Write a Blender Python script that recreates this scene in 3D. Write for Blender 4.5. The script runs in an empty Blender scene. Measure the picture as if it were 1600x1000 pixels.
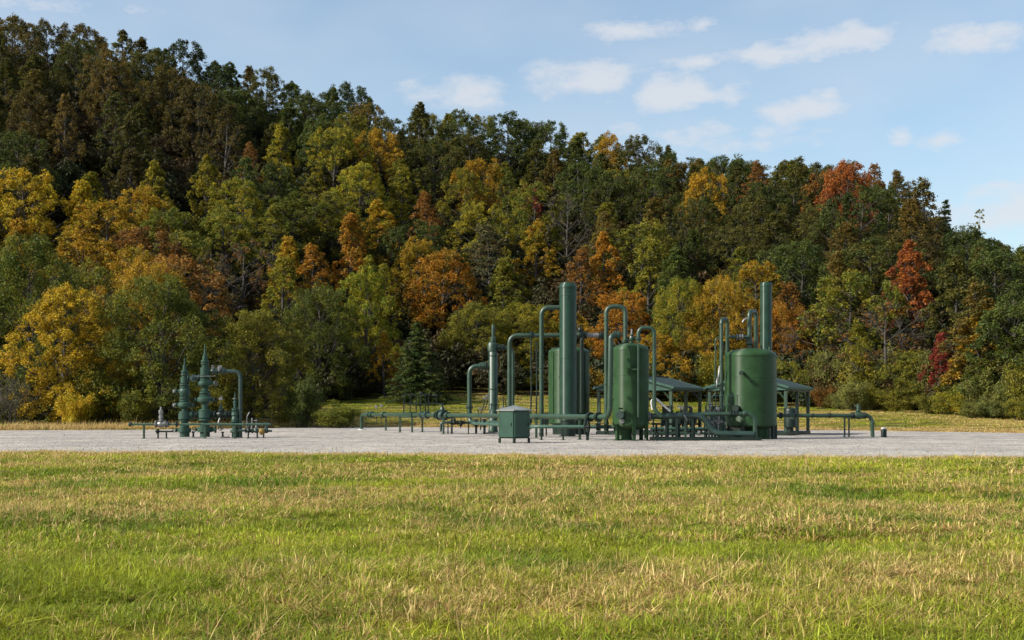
import bpy, math, random
import numpy as np
from mathutils import Vector, Matrix

scene = bpy.context.scene
COL = scene.collection
R = math.radians

# ---------------------------------------------------------------- camera
F, CX, HY, EYE = 2000.0, 800.0, 640.0, 1.7     # focal length in photo pixels, centre column, horizon row, eye height
cam_d = bpy.data.cameras.new('camera')
cam_d.sensor_width = 36.0
cam_d.lens = F / 1600.0 * 36.0
cam_d.shift_y = (HY - 500.0) / 1600.0
cam_d.clip_start = 0.1
cam_d.clip_end = 4000.0
cam = bpy.data.objects.new('camera', cam_d)
cam.location = (0, 0, EYE)
cam.rotation_euler = (R(90), 0, 0)
COL.objects.link(cam)
scene.camera = cam

# ---------------------------------------------------------------- sun and sky
SUN_EL = R(35)
SUN_AZ_FRONT = R(19)                            # the sun stands to the left and this far to the camera's side
sdir = Vector((-math.cos(SUN_AZ_FRONT) * math.cos(SUN_EL), -math.sin(SUN_AZ_FRONT) * math.cos(SUN_EL), math.sin(SUN_EL)))
sun_d = bpy.data.lights.new('sun', 'SUN')
sun_d.energy = 5.0
sun_d.angle = R(0.53)
sun_d.color = (1.0, 0.95, 0.86)
sun = bpy.data.objects.new('sun', sun_d)
sun.rotation_euler = sdir.to_track_quat('Z', 'Y').to_euler()
sun.location = (-60, -20, 60)
COL.objects.link(sun)

world = bpy.data.worlds.new('World')
scene.world = world
world.use_nodes = True
wt = world.node_tree
wt.nodes.clear()


def N(t, kind, **kw):
    n = t.nodes.new(kind)
    for k, v in kw.items():
        setattr(n, k, v)
    return n


def math_node(t, op, a, b=None, c=None, clamp=False):
    n = N(t, 'ShaderNodeMath', operation=op, use_clamp=clamp)
    for i, v in enumerate((a, b, c)):
        if v is None:
            continue
        if isinstance(v, (int, float)):
            n.inputs[i].default_value = v
        else:
            t.links.new(v, n.inputs[i])
    return n.outputs[0]


def dot_node(t, vec, const):
    n = N(t, 'ShaderNodeVectorMath', operation='DOT_PRODUCT')
    t.links.new(vec, n.inputs[0])
    n.inputs[1].default_value = const
    return n.outputs['Value']


sky = N(wt, 'ShaderNodeTexSky', sky_type='NISHITA', sun_disc=False)
sky.sun_elevation = SUN_EL
sky.sun_rotation = math.atan2(sdir.x, sdir.y)
sky.altitude = 300
sky.air_density = 1.0
sky.dust_density = 2.0
sky.ozone_density = 1.4
tc = N(wt, 'ShaderNodeTexCoord')
dirv = tc.outputs['Generated']
# cloud field: a few fair-weather clouds where the photograph shows them, the same kind of cloud scattered over the rest of the sky
CLOUDS = [(985, 50, 85, 20, .95), (1098, 38, 26, 16, .85), (1085, 98, 55, 16, .8), (1190, 88, 95, 20, .95), (1315, 62, 95, 25, 1.0), (1515, 66, 78, 24, 1.0),
          (925, 128, 95, 36, 1.0), (1050, 146, 68, 34, 1.08), (1142, 146, 32, 22, .8), (1243, 173, 82, 21, .97), (725, 148, 78, 30, .88), (1100, 212, 200, 34, .68),
          (1470, 218, 32, 17, .85), (1412, 213, 22, 14, .68), (1575, 325, 115, 44, .92), (110, 8, 150, 20, .55),
          (1290, 148, 30, 16, .6), (1380, 150, 30, 16, .45), (640, 130, 50, 22, .5)]
cl = None
for (px, py, w, h, amp) in CLOUDS:
    c = Vector(((px - CX) / F, 1.0, (HY - py) / F)).normalized()
    right = c.cross(Vector((0, 0, 1))).normalized()
    up = right.cross(c).normalized()
    du = dot_node(wt, dirv, right * (F / (w * 1.6)))
    dv = dot_node(wt, dirv, up * (F / (h * 1.6)))
    s = math_node(wt, 'ADD', math_node(wt, 'MULTIPLY', du, du), math_node(wt, 'MULTIPLY', dv, dv))
    m = math_node(wt, 'MULTIPLY', math_node(wt, 'SUBTRACT', 1.0, math_node(wt, 'SQRT', s)), amp)
    m = math_node(wt, 'MULTIPLY', m, math_node(wt, 'GREATER_THAN', dot_node(wt, dirv, c), 0.2))
    cl = m if cl is None else math_node(wt, 'MAXIMUM', cl, m)
mp = N(wt, 'ShaderNodeMapping')
mp.inputs['Scale'].default_value = (1, 1, 2.2)
wt.links.new(dirv, mp.inputs['Vector'])
nz = N(wt, 'ShaderNodeTexNoise')
nz.inputs['Scale'].default_value = 26
nz.inputs['Detail'].default_value = 5
nz.inputs['Roughness'].default_value = 0.62
wt.links.new(mp.outputs[0], nz.inputs['Vector'])
nb = N(wt, 'ShaderNodeTexNoise')
nb.inputs['Scale'].default_value = 9
nb.inputs['Detail'].default_value = 2
wt.links.new(mp.outputs[0], nb.inputs['Vector'])
# the rest of the sky: the same small clouds from a coarse noise
front = math_node(wt, 'GREATER_THAN', dot_node(wt, dirv, Vector((0, 1, 0))), 0.86)
gen = math_node(wt, 'MULTIPLY', math_node(wt, 'SUBTRACT', nb.outputs['Fac'], 0.53), 3.5, clamp=True)
gen = math_node(wt, 'MULTIPLY', gen, math_node(wt, 'SUBTRACT', 1.0, front))
cl = math_node(wt, 'MAXIMUM', math_node(wt, 'MAXIMUM', cl, 0.0), gen)
fluff = math_node(wt, 'MULTIPLY', math_node(wt, 'SUBTRACT', nz.outputs['Fac'], 0.5), 1.9)
edge = math_node(wt, 'MULTIPLY', cl, 3.0, clamp=True)
cm = math_node(wt, 'ADD', cl, math_node(wt, 'MULTIPLY', fluff, edge))
mr = N(wt, 'ShaderNodeMapRange', interpolation_type='SMOOTHSTEP')
wt.links.new(cm, mr.inputs['Value'])
mr.inputs['From Min'].default_value = 0.02
mr.inputs['From Max'].default_value = 0.95
mr.inputs['To Max'].default_value = 0.8
# thin veil that pales the blue
veil = math_node(wt, 'MULTIPLY', math_node(wt, 'SUBTRACT', nb.outputs['Fac'], 0.1), 0.52, clamp=True)
cmask = math_node(wt, 'MAXIMUM', mr.outputs[0], veil)
mixc = N(wt, 'ShaderNodeMix', data_type='RGBA')
wt.links.new(cmask, mixc.inputs['Factor'])
skc = N(wt, 'ShaderNodeMix', data_type='RGBA', blend_type='MULTIPLY')
skc.inputs['Factor'].default_value = 1.0
wt.links.new(sky.outputs[0], skc.inputs['A'])
skc.inputs['B'].default_value = (0.965, 1.015, 0.97, 1)
wt.links.new(skc.outputs['Result'], mixc.inputs['A'])
mixc.inputs['B'].default_value = (3.9, 4.0, 4.2, 1)
bg = N(wt, 'ShaderNodeBackground')
bg.inputs['Strength'].default_value = 0.134
wt.links.new(mixc.outputs['Result'], bg.inputs['Color'])
wo = N(wt, 'ShaderNodeOutputWorld')
wt.links.new(bg.outputs[0], wo.inputs['Surface'])
world.cycles.sampling_method = 'MANUAL'
world.cycles.sample_map_resolution = 512

vs = scene.view_settings
vs.view_transform = 'Standard'
vs.look = 'None'
vs.gamma = 1.0
vs.use_curve_mapping = False
vs.exposure = 0.54
scene.cycles.max_bounces = 3
scene.cycles.diffuse_bounces = 1
scene.cycles.glossy_bounces = 2
scene.cycles.use_adaptive_sampling = True
scene.cycles.adaptive_threshold = 0.03
scene.cycles.transmission_bounces = 3
scene.cycles.use_denoising = True

# ---------------------------------------------------------------- helpers
rng = np.random.default_rng(7)


def px2w(px, py, D):
    """the point that the photo's pixel (px, py) shows at depth D"""
    return Vector(((px - CX) / F * D, D, EYE + (HY - py) / F * D))


def px_x(px, D):
    return (px - CX) / F * D


def py_z(py, D):
    return EYE + (HY - py) / F * D


def new_mat(name):
    m = bpy.data.materials.new(name)
    m.use_nodes = True
    t = m.node_tree
    t.nodes.clear()
    out = N(t, 'ShaderNodeOutputMaterial')
    return m, t, out


def ramp(t, fac, stops):
    n = N(t, 'ShaderNodeValToRGB')
    e = n.color_ramp.elements
    while len(e) < len(stops):
        e.new(0.5)
    for i, (p, c) in enumerate(stops):
        e[i].position = p
        e[i].color = (*c, 1)
    t.links.new(fac, n.inputs[0])
    return n.outputs[0]


def noise(t, vec, scale, detail=4, rough=0.55, dist=0.0):
    n = N(t, 'ShaderNodeTexNoise')
    n.inputs['Scale'].default_value = scale
    n.inputs['Detail'].default_value = detail
    n.inputs['Roughness'].default_value = rough
    n.inputs['Distortion'].default_value = dist
    if vec is not None:
        t.links.new(vec, n.inputs['Vector'])
    return n.outputs['Fac']


def mixrgb(t, fac, a, b, mode='MIX'):
    n = N(t, 'ShaderNodeMix', data_type='RGBA', blend_type=mode)
    for sock, v in (('Factor', fac), ('A', a), ('B', b)):
        if isinstance(v, (int, float)):
            n.inputs[sock].default_value = v
        elif isinstance(v, tuple):
            n.inputs[sock].default_value = (*v, 1) if len(v) == 3 else v
        else:
            t.links.new(v, n.inputs[sock])
    return n.outputs['Result']


def bump(t, h, strength, dist):
    b = N(t, 'ShaderNodeBump')
    b.inputs['Strength'].default_value = strength
    b.inputs['Distance'].default_value = dist
    t.links.new(h, b.inputs['Height'])
    return b.outputs[0]


def paint_mat(name, col, rough=0.35, metal=0.0, wear=0.25, dirt=(0.10, 0.085, 0.06), coat=0.0, spec=0.32, brushed=False):
    m, t, out = new_mat(name)
    g = N(t, 'ShaderNodeNewGeometry')
    p = N(t, 'ShaderNodeBsdfPrincipled')
    a = noise(t, g.outputs['Position'], 1.7, 5, 0.6)
    mp_ = N(t, 'ShaderNodeMapping')
    mp_.inputs['Scale'].default_value = (7, 7, 0.7)
    t.links.new(g.outputs['Position'], mp_.inputs['Vector'])
    b = noise(t, mp_.outputs[0], 1.0, 4, 0.65)
    dk = tuple(c * 0.78 for c in col)
    lt = tuple(min(1, c * 1.2 + 0.004) for c in col)
    base = ramp(t, a, [(0.3, dk), (0.7, lt)])
    mk = N(t, 'ShaderNodeMapRange')
    t.links.new(b, mk.inputs['Value'])
    mk.inputs['From Min'].default_value = 0.52
    mk.inputs['From Max'].default_value = 0.85
    mk.inputs['To Max'].default_value = wear
    base = mixrgb(t, mk.outputs[0], base, dirt)
    t.links.new(base, p.inputs['Base Color'])
    r = N(t, 'ShaderNodeMapRange')
    t.links.new(a, r.inputs['Value'])
    r.inputs['To Min'].default_value = rough - 0.08
    r.inputs['To Max'].default_value = rough + 0.12
    t.links.new(r.outputs[0], p.inputs['Roughness'])
    p.inputs['Specular IOR Level'].default_value = 0.5 if metal else spec
    p.inputs['Metallic'].default_value = metal
    p.inputs['Coat Weight'].default_value = coat
    p.inputs['Coat Roughness'].default_value = 0.42
    if brushed:                                     # rolled plate: the sheen runs up and down the round shell
        tn = N(t, 'ShaderNodeTangent', direction_type='RADIAL', axis='Z')
        t.links.new(tn.outputs[0], p.inputs['Tangent'])
        p.inputs['Anisotropic'].default_value = 0.9
        p.inputs['Anisotropic Rotation'].default_value = 0.25
    t.links.new(bump(t, noise(t, g.outputs['Position'], 1.5, 2), 0.05, 0.01), p.inputs['Normal'])
    t.links.new(p.outputs[0], out.inputs['Surface'])
    return m


M = {}
M['tank'] = paint_mat('tank_green_paint', (0.019, 0.051, 0.017), 0.48, wear=0.12, spec=0.28, brushed=True)
M['column'] = paint_mat('column_green_paint', (0.010, 0.038, 0.021), 0.42, wear=0.06, spec=0.5, brushed=True)
M['pipe'] = paint_mat('pipe_green_paint', (0.016, 0.043, 0.023), 0.40, wear=0.08, spec=0.55)
M['pipe2'] = paint_mat('pipe_blue_green_paint', (0.014, 0.037, 0.028), 0.38, wear=0.10, spec=0.55)
M['well'] = paint_mat('wellhead_green_paint', (0.022, 0.058, 0.040), 0.45, wear=0.16)
M['dark'] = paint_mat('dark_green_paint', (0.006, 0.016, 0.011), 0.40, wear=0.10)
M['box'] = paint_mat('cabinet_green_paint', (0.016, 0.050, 0.032), 0.42, wear=0.08)
M['boxroof'] = paint_mat('cabinet_roof_paint', (0.17, 0.18, 0.165), 0.45, wear=0.2)
M['roof'] = paint_mat('shelter_roof_metal', (0.022, 0.036, 0.030), 0.5, wear=0.12, spec=0.15)
M['fascia'] = paint_mat('fascia_pale_green_paint', (0.035, 0.080, 0.058), 0.40, wear=0.12)
M['silver'] = paint_mat('bare_steel', (0.20, 0.20, 0.195), 0.40, metal=0.5, wear=0.35, dirt=(0.10, 0.085, 0.065))
M['white'] = paint_mat('white_paint', (0.55, 0.54, 0.51), 0.5, wear=0.2)
M['brass'] = paint_mat('yellow_brass', (0.22, 0.14, 0.03), 0.45, metal=0.4)
M['black'] = paint_mat('black_rubber', (0.012, 0.012, 0.012), 0.6)
M['concrete'] = paint_mat('pale_concrete', (0.32, 0.30, 0.275), 0.85, wear=0.4, dirt=(0.2, 0.18, 0.15))


def link_obj(name, data, parent=None):
    o = bpy.data.objects.new(name, data)
    COL.objects.link(o)
    if parent is not None:
        o.parent = parent
    return o


def tag(o, label=None, cat=None, group=None, kind=None):
    for k, v in (('label', label), ('category', cat), ('group', group), ('kind', kind)):
        if v:
            o[k] = v
    return o


def thing(name, label, cat, loc=(0, 0, 0), rotz=0.0, group=None):
    o = bpy.data.objects.new(name, None)
    o.empty_display_size = 0.2
    o.location = loc
    o.rotation_euler = (0, 0, rotz)
    COL.objects.link(o)
    return tag(o, label, cat, group, 'thing')


def np_mesh(name, V, faces_idx, nper, smooth=False):
    """mesh from numpy: V (n,3), faces_idx (m,nper)"""
    me = bpy.data.meshes.new(name)
    V = np.asarray(V, dtype=np.float32)
    fi = np.asarray(faces_idx, dtype=np.int32).reshape(-1, nper)
    me.vertices.add(len(V))
    me.vertices.foreach_set('co', V.ravel())
    me.loops.add(fi.size)
    me.loops.foreach_set('vertex_index', fi.ravel())
    me.polygons.add(len(fi))
    me.polygons.foreach_set('loop_start', np.arange(0, fi.size, nper, dtype=np.int32))
    me.polygons.foreach_set('loop_total', np.full(len(fi), nper, dtype=np.int32))
    me.update(calc_edges=True)
    if smooth:
        me.polygons.foreach_set('use_smooth', np.ones(len(fi), dtype=bool))
    return me


class MB:
    """collects shapes into one mesh"""

    def __init__(self):
        self.v, self.f = [], []

    def add(self, vs, fs):
        o = len(self.v)
        self.v += [tuple(p) for p in vs]
        self.f += [tuple(i + o for i in f) for f in fs]
        return self

    def box(self, c, s, rz=0.0, mat=None):
        x, y, z = (q / 2 for q in s)
        ch = min(x, y, z) * 0.12
        vs = []
        for sx in (-1, 1):
            for sy in (-1, 1):
                for sz in (-1, 1):
                    vs += [Vector((sx * (x - ch), sy * (y - ch), sz * z)), Vector((sx * (x - ch), sy * y, sz * (z - ch))), Vector((sx * x, sy * (y - ch), sz * (z - ch)))]
        ro = Matrix.Rotation(rz, 3, 'Z') if mat is None else mat
        vs = [ro @ p + Vector(c) for p in vs]
        i = lambda a, b, d, k: ((a * 2 + b) * 2 + d) * 3 + k
        fs = []
        for d in (0, 1):
            fs.append((i(0, 0, d, 0), i(1, 0, d, 0), i(1, 1, d, 0), i(0, 1, d, 0)))
            fs.append((i(0, d, 0, 1), i(1, d, 0, 1), i(1, d, 1, 1), i(0, d, 1, 1)))
            fs.append((i(d, 0, 0, 2), i(d, 1, 0, 2), i(d, 1, 1, 2), i(d, 0, 1, 2)))
        for a in (0, 1):
            for b in (0, 1):
                fs.append((i(a, b, 0, 1), i(a, b, 0, 2), i(a, b, 1, 2), i(a, b, 1, 1)))
                fs.append((i(a, 0, b, 0), i(a, 0, b, 2), i(a, 1, b, 2), i(a, 1, b, 0)))
                fs.append((i(0, a, b, 0), i(0, a, b, 1), i(1, a, b, 1), i(1, a, b, 0)))
                for d in (0, 1):
                    fs.append((i(a, b, d, 0), i(a, b, d, 1), i(a, b, d, 2)))
        return self.add(vs, fs)

    def lathe(self, prof, c=(0, 0, 0), axis=(0, 0, 1), seg=24):
        """prof: (radius, height along the axis)"""
        q = Vector(axis).normalized().to_track_quat('Z', 'Y')
        c = Vector(c)
        vs, fs = [], []
        for (r, h) in prof:
            for k in range(seg):
                a = 2 * math.pi * k / seg
                vs.append(q @ Vector((max(r, 1e-4) * math.cos(a), max(r, 1e-4) * math.sin(a), h)) + c)
        n = len(prof)
        for j in range(n - 1):
            for k in range(seg):
                k2 = (k + 1) % seg
                fs.append((j * seg + k, j * seg + k2, (j + 1) * seg + k2, (j + 1) * seg + k))
        fs.append(tuple(range(seg))[::-1])
        fs.append(tuple((n - 1) * seg + k for k in range(seg)))
        return self.add(vs, fs)

    def cyl(self, a, b, r, seg=16):
        a, b = Vector(a), Vector(b)
        L = (b - a).length
        ch = min(r * 0.12, L * 0.2)
        return self.lathe([(r - ch, 0), (r, ch), (r, L - ch), (r - ch, L)], a, b - a, seg)

    def tube(self, pts, r, seg=14, r2=None):
        pts = [Vector(p) for p in pts]
        n = len(pts)
        tang = [((pts[min(i + 1, n - 1)] - pts[max(i - 1, 0)]).normalized()) for i in range(n)]
        ref = Vector((0, 0, 1)) if abs(tang[0].z) < 0.9 else Vector((1, 0, 0))
        u = tang[0].cross(ref).normalized()
        vs, fs = [], []
        for i in range(n):
            u = (u - tang[i] * u.dot(tang[i])).normalized()
            w = tang[i].cross(u)
            rr = r if r2 is None else r + (r2 - r) * i / (n - 1)
            for k in range(seg):
                a = 2 * math.pi * k / seg
                vs.append(pts[i] + (u * math.cos(a) + w * math.sin(a)) * rr)
        for i in range(n - 1):
            for k in range(seg):
                k2 = (k + 1) % seg
                fs.append((i * seg + k, i * seg + k2, (i + 1) * seg + k2, (i + 1) * seg + k))
        fs.append(tuple(range(seg))[::-1])
        fs.append(tuple((n - 1) * seg + k for k in range(seg)))
        return self.add(vs, fs)

    def torus(self, c, axis, R_, r, seg=18, s2=6):
        q = Vector(axis).normalized().to_track_quat('Z', 'Y')
        c = Vector(c)
        vs, fs = [], []
        for i in range(seg):
            a = 2 * math.pi * i / seg
            for j in range(s2):
                b = 2 * math.pi * j / s2
                vs.append(q @ Vector(((R_ + r * math.cos(b)) * math.cos(a), (R_ + r * math.cos(b)) * math.sin(a), r * math.sin(b))) + c)
        for i in range(seg):
            for j in range(s2):
                i2, j2 = (i + 1) % seg, (j + 1) % s2
                fs.append((i * s2 + j, i2 * s2 + j, i2 * s2 + j2, i * s2 + j2))
        return self.add(vs, fs)

    def build(self, name, mat, parent=None, world=True, sharp=35):
        """world=True: the shapes were laid out in world coordinates and are moved to the parent's own frame"""
        vs = self.v
        if parent is not None and world:
            if parent.parent is not None:
                base = parent.parent.matrix_basis @ parent.matrix_basis
            else:
                base = parent.matrix_basis
            inv = base.inverted()
            vs = [inv @ Vector(p) for p in vs]
        me = bpy.data.meshes.new(name)
        me.from_pydata([tuple(p) for p in vs], [], self.f)
        me.polygons.foreach_set('use_smooth', np.ones(len(self.f), dtype=bool))
        try:
            me.set_sharp_from_angle(angle=R(sharp))
        except Exception:
            pass
        me.materials.append(M[mat] if isinstance(mat, str) else mat)
        me.update()
        return link_obj(name, me, parent)


def fillet(pts, rad, n=6):
    pts = [Vector(p) for p in pts]
    out = [pts[0]]
    for i in range(1, len(pts) - 1):
        a, b, c = pts[i - 1], pts[i], pts[i + 1]
        d1, d2 = (a - b), (c - b)
        l = min(rad, d1.length * 0.48, d2.length * 0.48)
        p1, p2 = b + d1.normalized() * l, b + d2.normalized() * l
        for k in range(n + 1):
            t = k / n
            # blend of quadratic arc
            out.append((1 - t) ** 2 * p1 + 2 * t * (1 - t) * (b * 0.9 + (p1 + p2) * 0.05) + t * t * p2)
    out.append(pts[-1])
    return out


# ---------------------------------------------------------------- terrain
def lerp_tab(x, tab, col):
    xs = [r[0] for r in tab]
    return np.interp(x, xs, [r[col] for r in tab])


# x -> (y, z) of the foot of the wooded slope
FOOT = [(-260, 128, .6), (-58, 128, .6), (-34, 131, .5), (-22, 146, 2.2), (-15, 156, 3.5), (0, 156, 3.4), (20, 149, 2.5), (32, 141, 1.9), (41, 131, 1.4), (47, 118, .7), (60, 112, .5), (260, 112, .4)]
# skyline of the treetops in the photo -> ridge
SKY = [(-700, -160), (-400, -80), (-200, -30), (0, 15), (100, 30), (220, 58), (330, 88), (420, 108), (480, 138), (550, 132), (600, 160), (700, 176), (800, 178), (900, 205), (980, 208), (1040, 232), (1100, 246),
       (1200, 248), (1330, 252), (1400, 272), (1450, 300), (1500, 345), (1560, 376), (1600, 384), (1800, 420), (2300, 470)]
RIDGE = []
for (px, py) in SKY:
    D = 270.0
    RIDGE.append((px_x(px, D), D, py_z(py, D) - (12.0 if px < 1440 else 18.0)))
# x -> rear and front edge of the gravel pad
PAD_REAR = [(-260, 104), (-43, 104), (-30, 108), (-18, 126), (-8, 124), (10, 114), (25, 108), (33, 98), (38, 90), (60, 84), (260, 80)]
PAD_FRONT = [(-260, 51), (-22, 49.5), (0, 46), (19, 43), (260, 41.5)]


def smooth_tab(tab, col, w=7.0):
    xs = np.linspace(-260, 260, 1041)
    v = np.interp(xs, [r[0] for r in tab], [r[col] for r in tab])
    k = np.exp(-0.5 * (np.arange(-60, 61) * 0.5 / w) ** 2)
    k /= k.sum()
    vp = np.pad(v, 60, mode='edge')
    return xs, np.convolve(vp, k, mode='valid')


FY, FZ = smooth_tab(FOOT, 1, 4.0), smooth_tab(FOOT, 2, 4.0)
RY, RZ = smooth_tab(RIDGE, 1, 6.0), smooth_tab(RIDGE, 2, 6.0)
PR, PF = smooth_tab(PAD_REAR, 1, 3.0), smooth_tab(PAD_FRONT, 1, 4.0)


def it(tab, x):
    return np.interp(x, tab[0], tab[1])


def vnoise(x, y, seed=0):
    """smooth value noise in numpy"""
    x, y = np.asarray(x, float), np.asarray(y, float)
    xi, yi = np.floor(x).astype(int), np.floor(y).astype(int)
    xf, yf = x - xi, y - yi
    u, v = xf * xf * (3 - 2 * xf), yf * yf * (3 - 2 * yf)

    def h(a, b):
        n = (a * 374761393 + b * 668265263 + seed * 974634777) & 0x7fffffff
        n = ((n ^ (n >> 13)) * 1274126177) & 0x7fffffff
        return ((n ^ (n >> 16)) & 0xffff) / 65535.0
    return (h(xi, yi) * (1 - u) + h(xi + 1, yi) * u) * (1 - v) + (h(xi, yi + 1) * (1 - u) + h(xi + 1, yi + 1) * u) * v


def fbm(x, y, seed=0, octv=4):
    s, a, t = 0, 1.0, 0
    for i in range(octv):
        s = s + a * vnoise(np.asarray(x) * 2 ** i, np.asarray(y) * 2 ** i, seed + i)
        t += a
        a *= 0.5
    return s / t


def terrain(x, y):
    x, y = np.asarray(x, float), np.asarray(y, float)
    fy, fz, ry, rz, pr, pf = it(FY, x), it(FZ, x), it(RY, x), it(RZ, x), it(PR, x), it(PF, x)
    # field in front of the pad: gentle waves
    zf = (fbm(x * 0.25 + 9, y * 0.25, 3, 3) - 0.5) * 0.26 * np.clip((pf - y) / 6, 0, 1)
    t = np.clip((y - pr) / np.maximum(fy - pr, 1), 0, 1)
    bank = fz * t ** 0.9 + (fbm(x * 0.3, y * 0.3, 5, 3) - 0.5) * 0.25 * np.clip((y - pr) / 6, 0, 1)
    h = np.clip((y - fy) / (ry - fy), 0, 1)
    cv = np.clip((x - 55) / 20, 0, 1)                 # the far right shoulder is hollow below its crest
    hp = 0.75 * h + 0.25 * h * h * (3 - 2 * h)
    hill = (rz - fz) * (hp * (1 - cv) + cv * h ** 1.7) + (fbm(x * 0.05, y * 0.05, 8, 3) - 0.5) * 6 * np.clip(h * 4, 0, 1) * np.clip((1.1 - h) * 4, 0.0, 1)
    back = np.clip(y - ry, 0, None)
    hill = hill - np.minimum(back * 0.22 + 0.0006 * back * back, np.maximum(rz - 2, 0) * 0.97)
    return np.where(y < pr, zf, bank + hill)


def tz(x, y):
    return float(terrain(x, y))


def axis_pts(breaks):
    out = []
    for (a, b, s) in breaks:
        out += list(np.arange(a, b, s))
    return np.array(out + [breaks[-1][1]])


gx = axis_pts([(-2500, -260, 160), (-260, -70, 6), (-70, 70, 1.4), (70, 260, 6), (260, 2500, 160)])
gy = axis_pts([(-600, -20, 60), (-20, 46, 1.2), (46, 165, 1.6), (165, 320, 4), (320, 2900, 129)])
GX, GY = np.meshgrid(gx, gy, indexing='ij')
GZ = terrain(np.clip(GX, -260, 260), GY)
# the pad is dug in a little so that its own sheet lies on top
padm = (GY > it(PF, GX) + 1.5) & (GY < it(PR, GX) - 1.5)
GZ = np.where(padm, -0.06, GZ)
nx, ny = len(gx), len(gy)
idx = np.arange(nx * ny).reshape(nx, ny)
fq = np.stack([idx[:-1, :-1], idx[1:, :-1], idx[1:, 1:], idx[:-1, 1:]], -1).reshape(-1, 4)
me = np_mesh('ground', np.stack([GX, GY, GZ], -1).reshape(-1, 3), fq, 4, True)
# woods 0..1 attribute: leaf litter on the hill, grass elsewhere
wood = np.clip((GY - it(FY, GX) + 3) / 5, 0, 1).astype(np.float32).ravel()
at = me.attributes.new('woodland', 'FLOAT', 'POINT')
at.data.foreach_set('value', wood)
m, t, out = new_mat('meadow_soil_and_leaf_litter')
g = N(t, 'ShaderNodeNewGeometry')
pos = g.outputs['Position']
mpg = N(t, 'ShaderNodeMapping')
mpg.inputs['Scale'].default_value = (0.35, 1.0, 1.0)
t.links.new(pos, mpg.inputs['Vector'])
n1 = noise(t, mpg.outputs[0], 0.42, 5, 0.6)
n2 = noise(t, pos, 9, 4, 0.6)
grass_c = mixrgb(t, 0.5, ramp(t, n1, [(0.36, (0.075, 0.095, 0.018)), (0.5, (0.13, 0.12, 0.03)), (0.62, (0.21, 0.155, 0.06))]),
                 ramp(t, n2, [(0.3, (0.07, 0.075, 0.018)), (0.7, (0.22, 0.18, 0.06))]))
lit_c = ramp(t, noise(t, pos, 1.2, 5, 0.65), [(0.3, (0.02, 0.016, 0.009)), (0.7, (0.06, 0.04, 0.02))])
aw = N(t, 'ShaderNodeAttribute', attribute_name='woodland')
base = mixrgb(t, aw.outputs['Fac'], grass_c, lit_c)
p = N(t, 'ShaderNodeBsdfPrincipled')
p.inputs['Roughness'].default_value = 0.95
p.inputs['Specular IOR Level'].default_value = 0.1
t.links.new(base, p.inputs['Base Color'])
t.links.new(bump(t, n2, 0.6, 0.05), p.inputs['Normal'])
t.links.new(p.outputs[0], out.inputs['Surface'])
M['ground'] = m
me.materials.append(m)
tag(link_obj('ground', me), kind='structure')

# gravel pad: own sheet with an uneven, ragged rim
xs = axis_pts([(-260, -70, 8), (-70, 70, 0.5), (70, 260, 8)])
rows = 70
V, lane = [], []
for x in xs:
    f0 = it(PF, x) + (fbm(x * 0.5, 0.3, 21, 4) - 0.5) * 4.2
    r0 = it(PR, x) + (fbm(x * 0.4, 7.3, 22, 4) - 0.5) * 4.0
    for j in range(rows + 1):
        s = j / rows
        y = f0 + (r0 - f0) * s
        e = min(s, 1 - s) * (r0 - f0)
        z = -0.05 + 0.075 * min(1, e / 1.2) + (float(fbm(x * 0.9, y * 0.9, 31, 3)) - 0.5) * 0.014
        V.append((x, y, z))
        lane.append(math.exp(-((y - f0 - 5.0) / 3.2) ** 2) + .5 * math.exp(-((y - f0 - 17.0) / 2.0) ** 2))
n_ = rows + 1
ii = np.arange(len(xs) * n_).reshape(len(xs), n_)
fq = np.stack([ii[:-1, :-1], ii[1:, :-1], ii[1:, 1:], ii[:-1, 1:]], -1).reshape(-1, 4)
me = np_mesh('gravel_pad', V, fq, 4, True)
me.attributes.new('wheel_lane', 'FLOAT', 'POINT').data.foreach_set('value', np.array(lane, dtype=np.float32))
m, t, out = new_mat('crushed_limestone_gravel')
g = N(t, 'ShaderNodeNewGeometry')
pos = g.outputs['Position']
big = noise(t, pos, 0.22, 5, 0.6, 0.3)
vor = N(t, 'ShaderNodeTexVoronoi')
vor.inputs['Scale'].default_value = 9
t.links.new(pos, vor.inputs['Vector'])
fine = noise(t, pos, 14, 3, 0.7)
c1 = ramp(t, big, [(0.33, (0.222, 0.202, 0.183)), (0.5, (0.280, 0.254, 0.228)), (0.66, (0.352, 0.318, 0.278))])
c2 = mixrgb(t, 0.5, vor.outputs['Color'], (0.5, 0.5, 0.5))
hs = N(t, 'ShaderNodeHueSaturation')
hs.inputs['Saturation'].default_value = 0.12
t.links.new(c2, hs.inputs['Color'])
c3 = mixrgb(t, 0.40, c1, hs.outputs[0], 'OVERLAY')
mpl = N(t, 'ShaderNodeMapping')
mpl.inputs['Scale'].default_value = (1.0, 0.35, 1.0)
t.links.new(pos, mpl.inputs['Vector'])
blot = noise(t, mpl.outputs[0], 1.6, 6, 0.7, 0.4)
c3 = mixrgb(t, 0.55, c3, ramp(t, blot, [(0.32, (0.22, 0.21, 0.20)), (0.5, (0.5, 0.5, 0.5)), (0.68, (0.72, 0.71, 0.69))]), 'OVERLAY')
lna = N(t, 'ShaderNodeAttribute', attribute_name='wheel_lane')
lnm = math_node(t, 'MULTIPLY', lna.outputs['Fac'], math_node(t, 'MULTIPLY', blot, 0.9), clamp=True)
c3 = mixrgb(t, lnm, c3, (0.37, 0.345, 0.30))
c3 = mixrgb(t, 0.30, c3, ramp(t, fine, [(0.35, (0.15, 0.14, 0.13)), (0.65, (0.8, 0.78, 0.75))]), 'OVERLAY')
p = N(t, 'ShaderNodeBsdfPrincipled')
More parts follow.
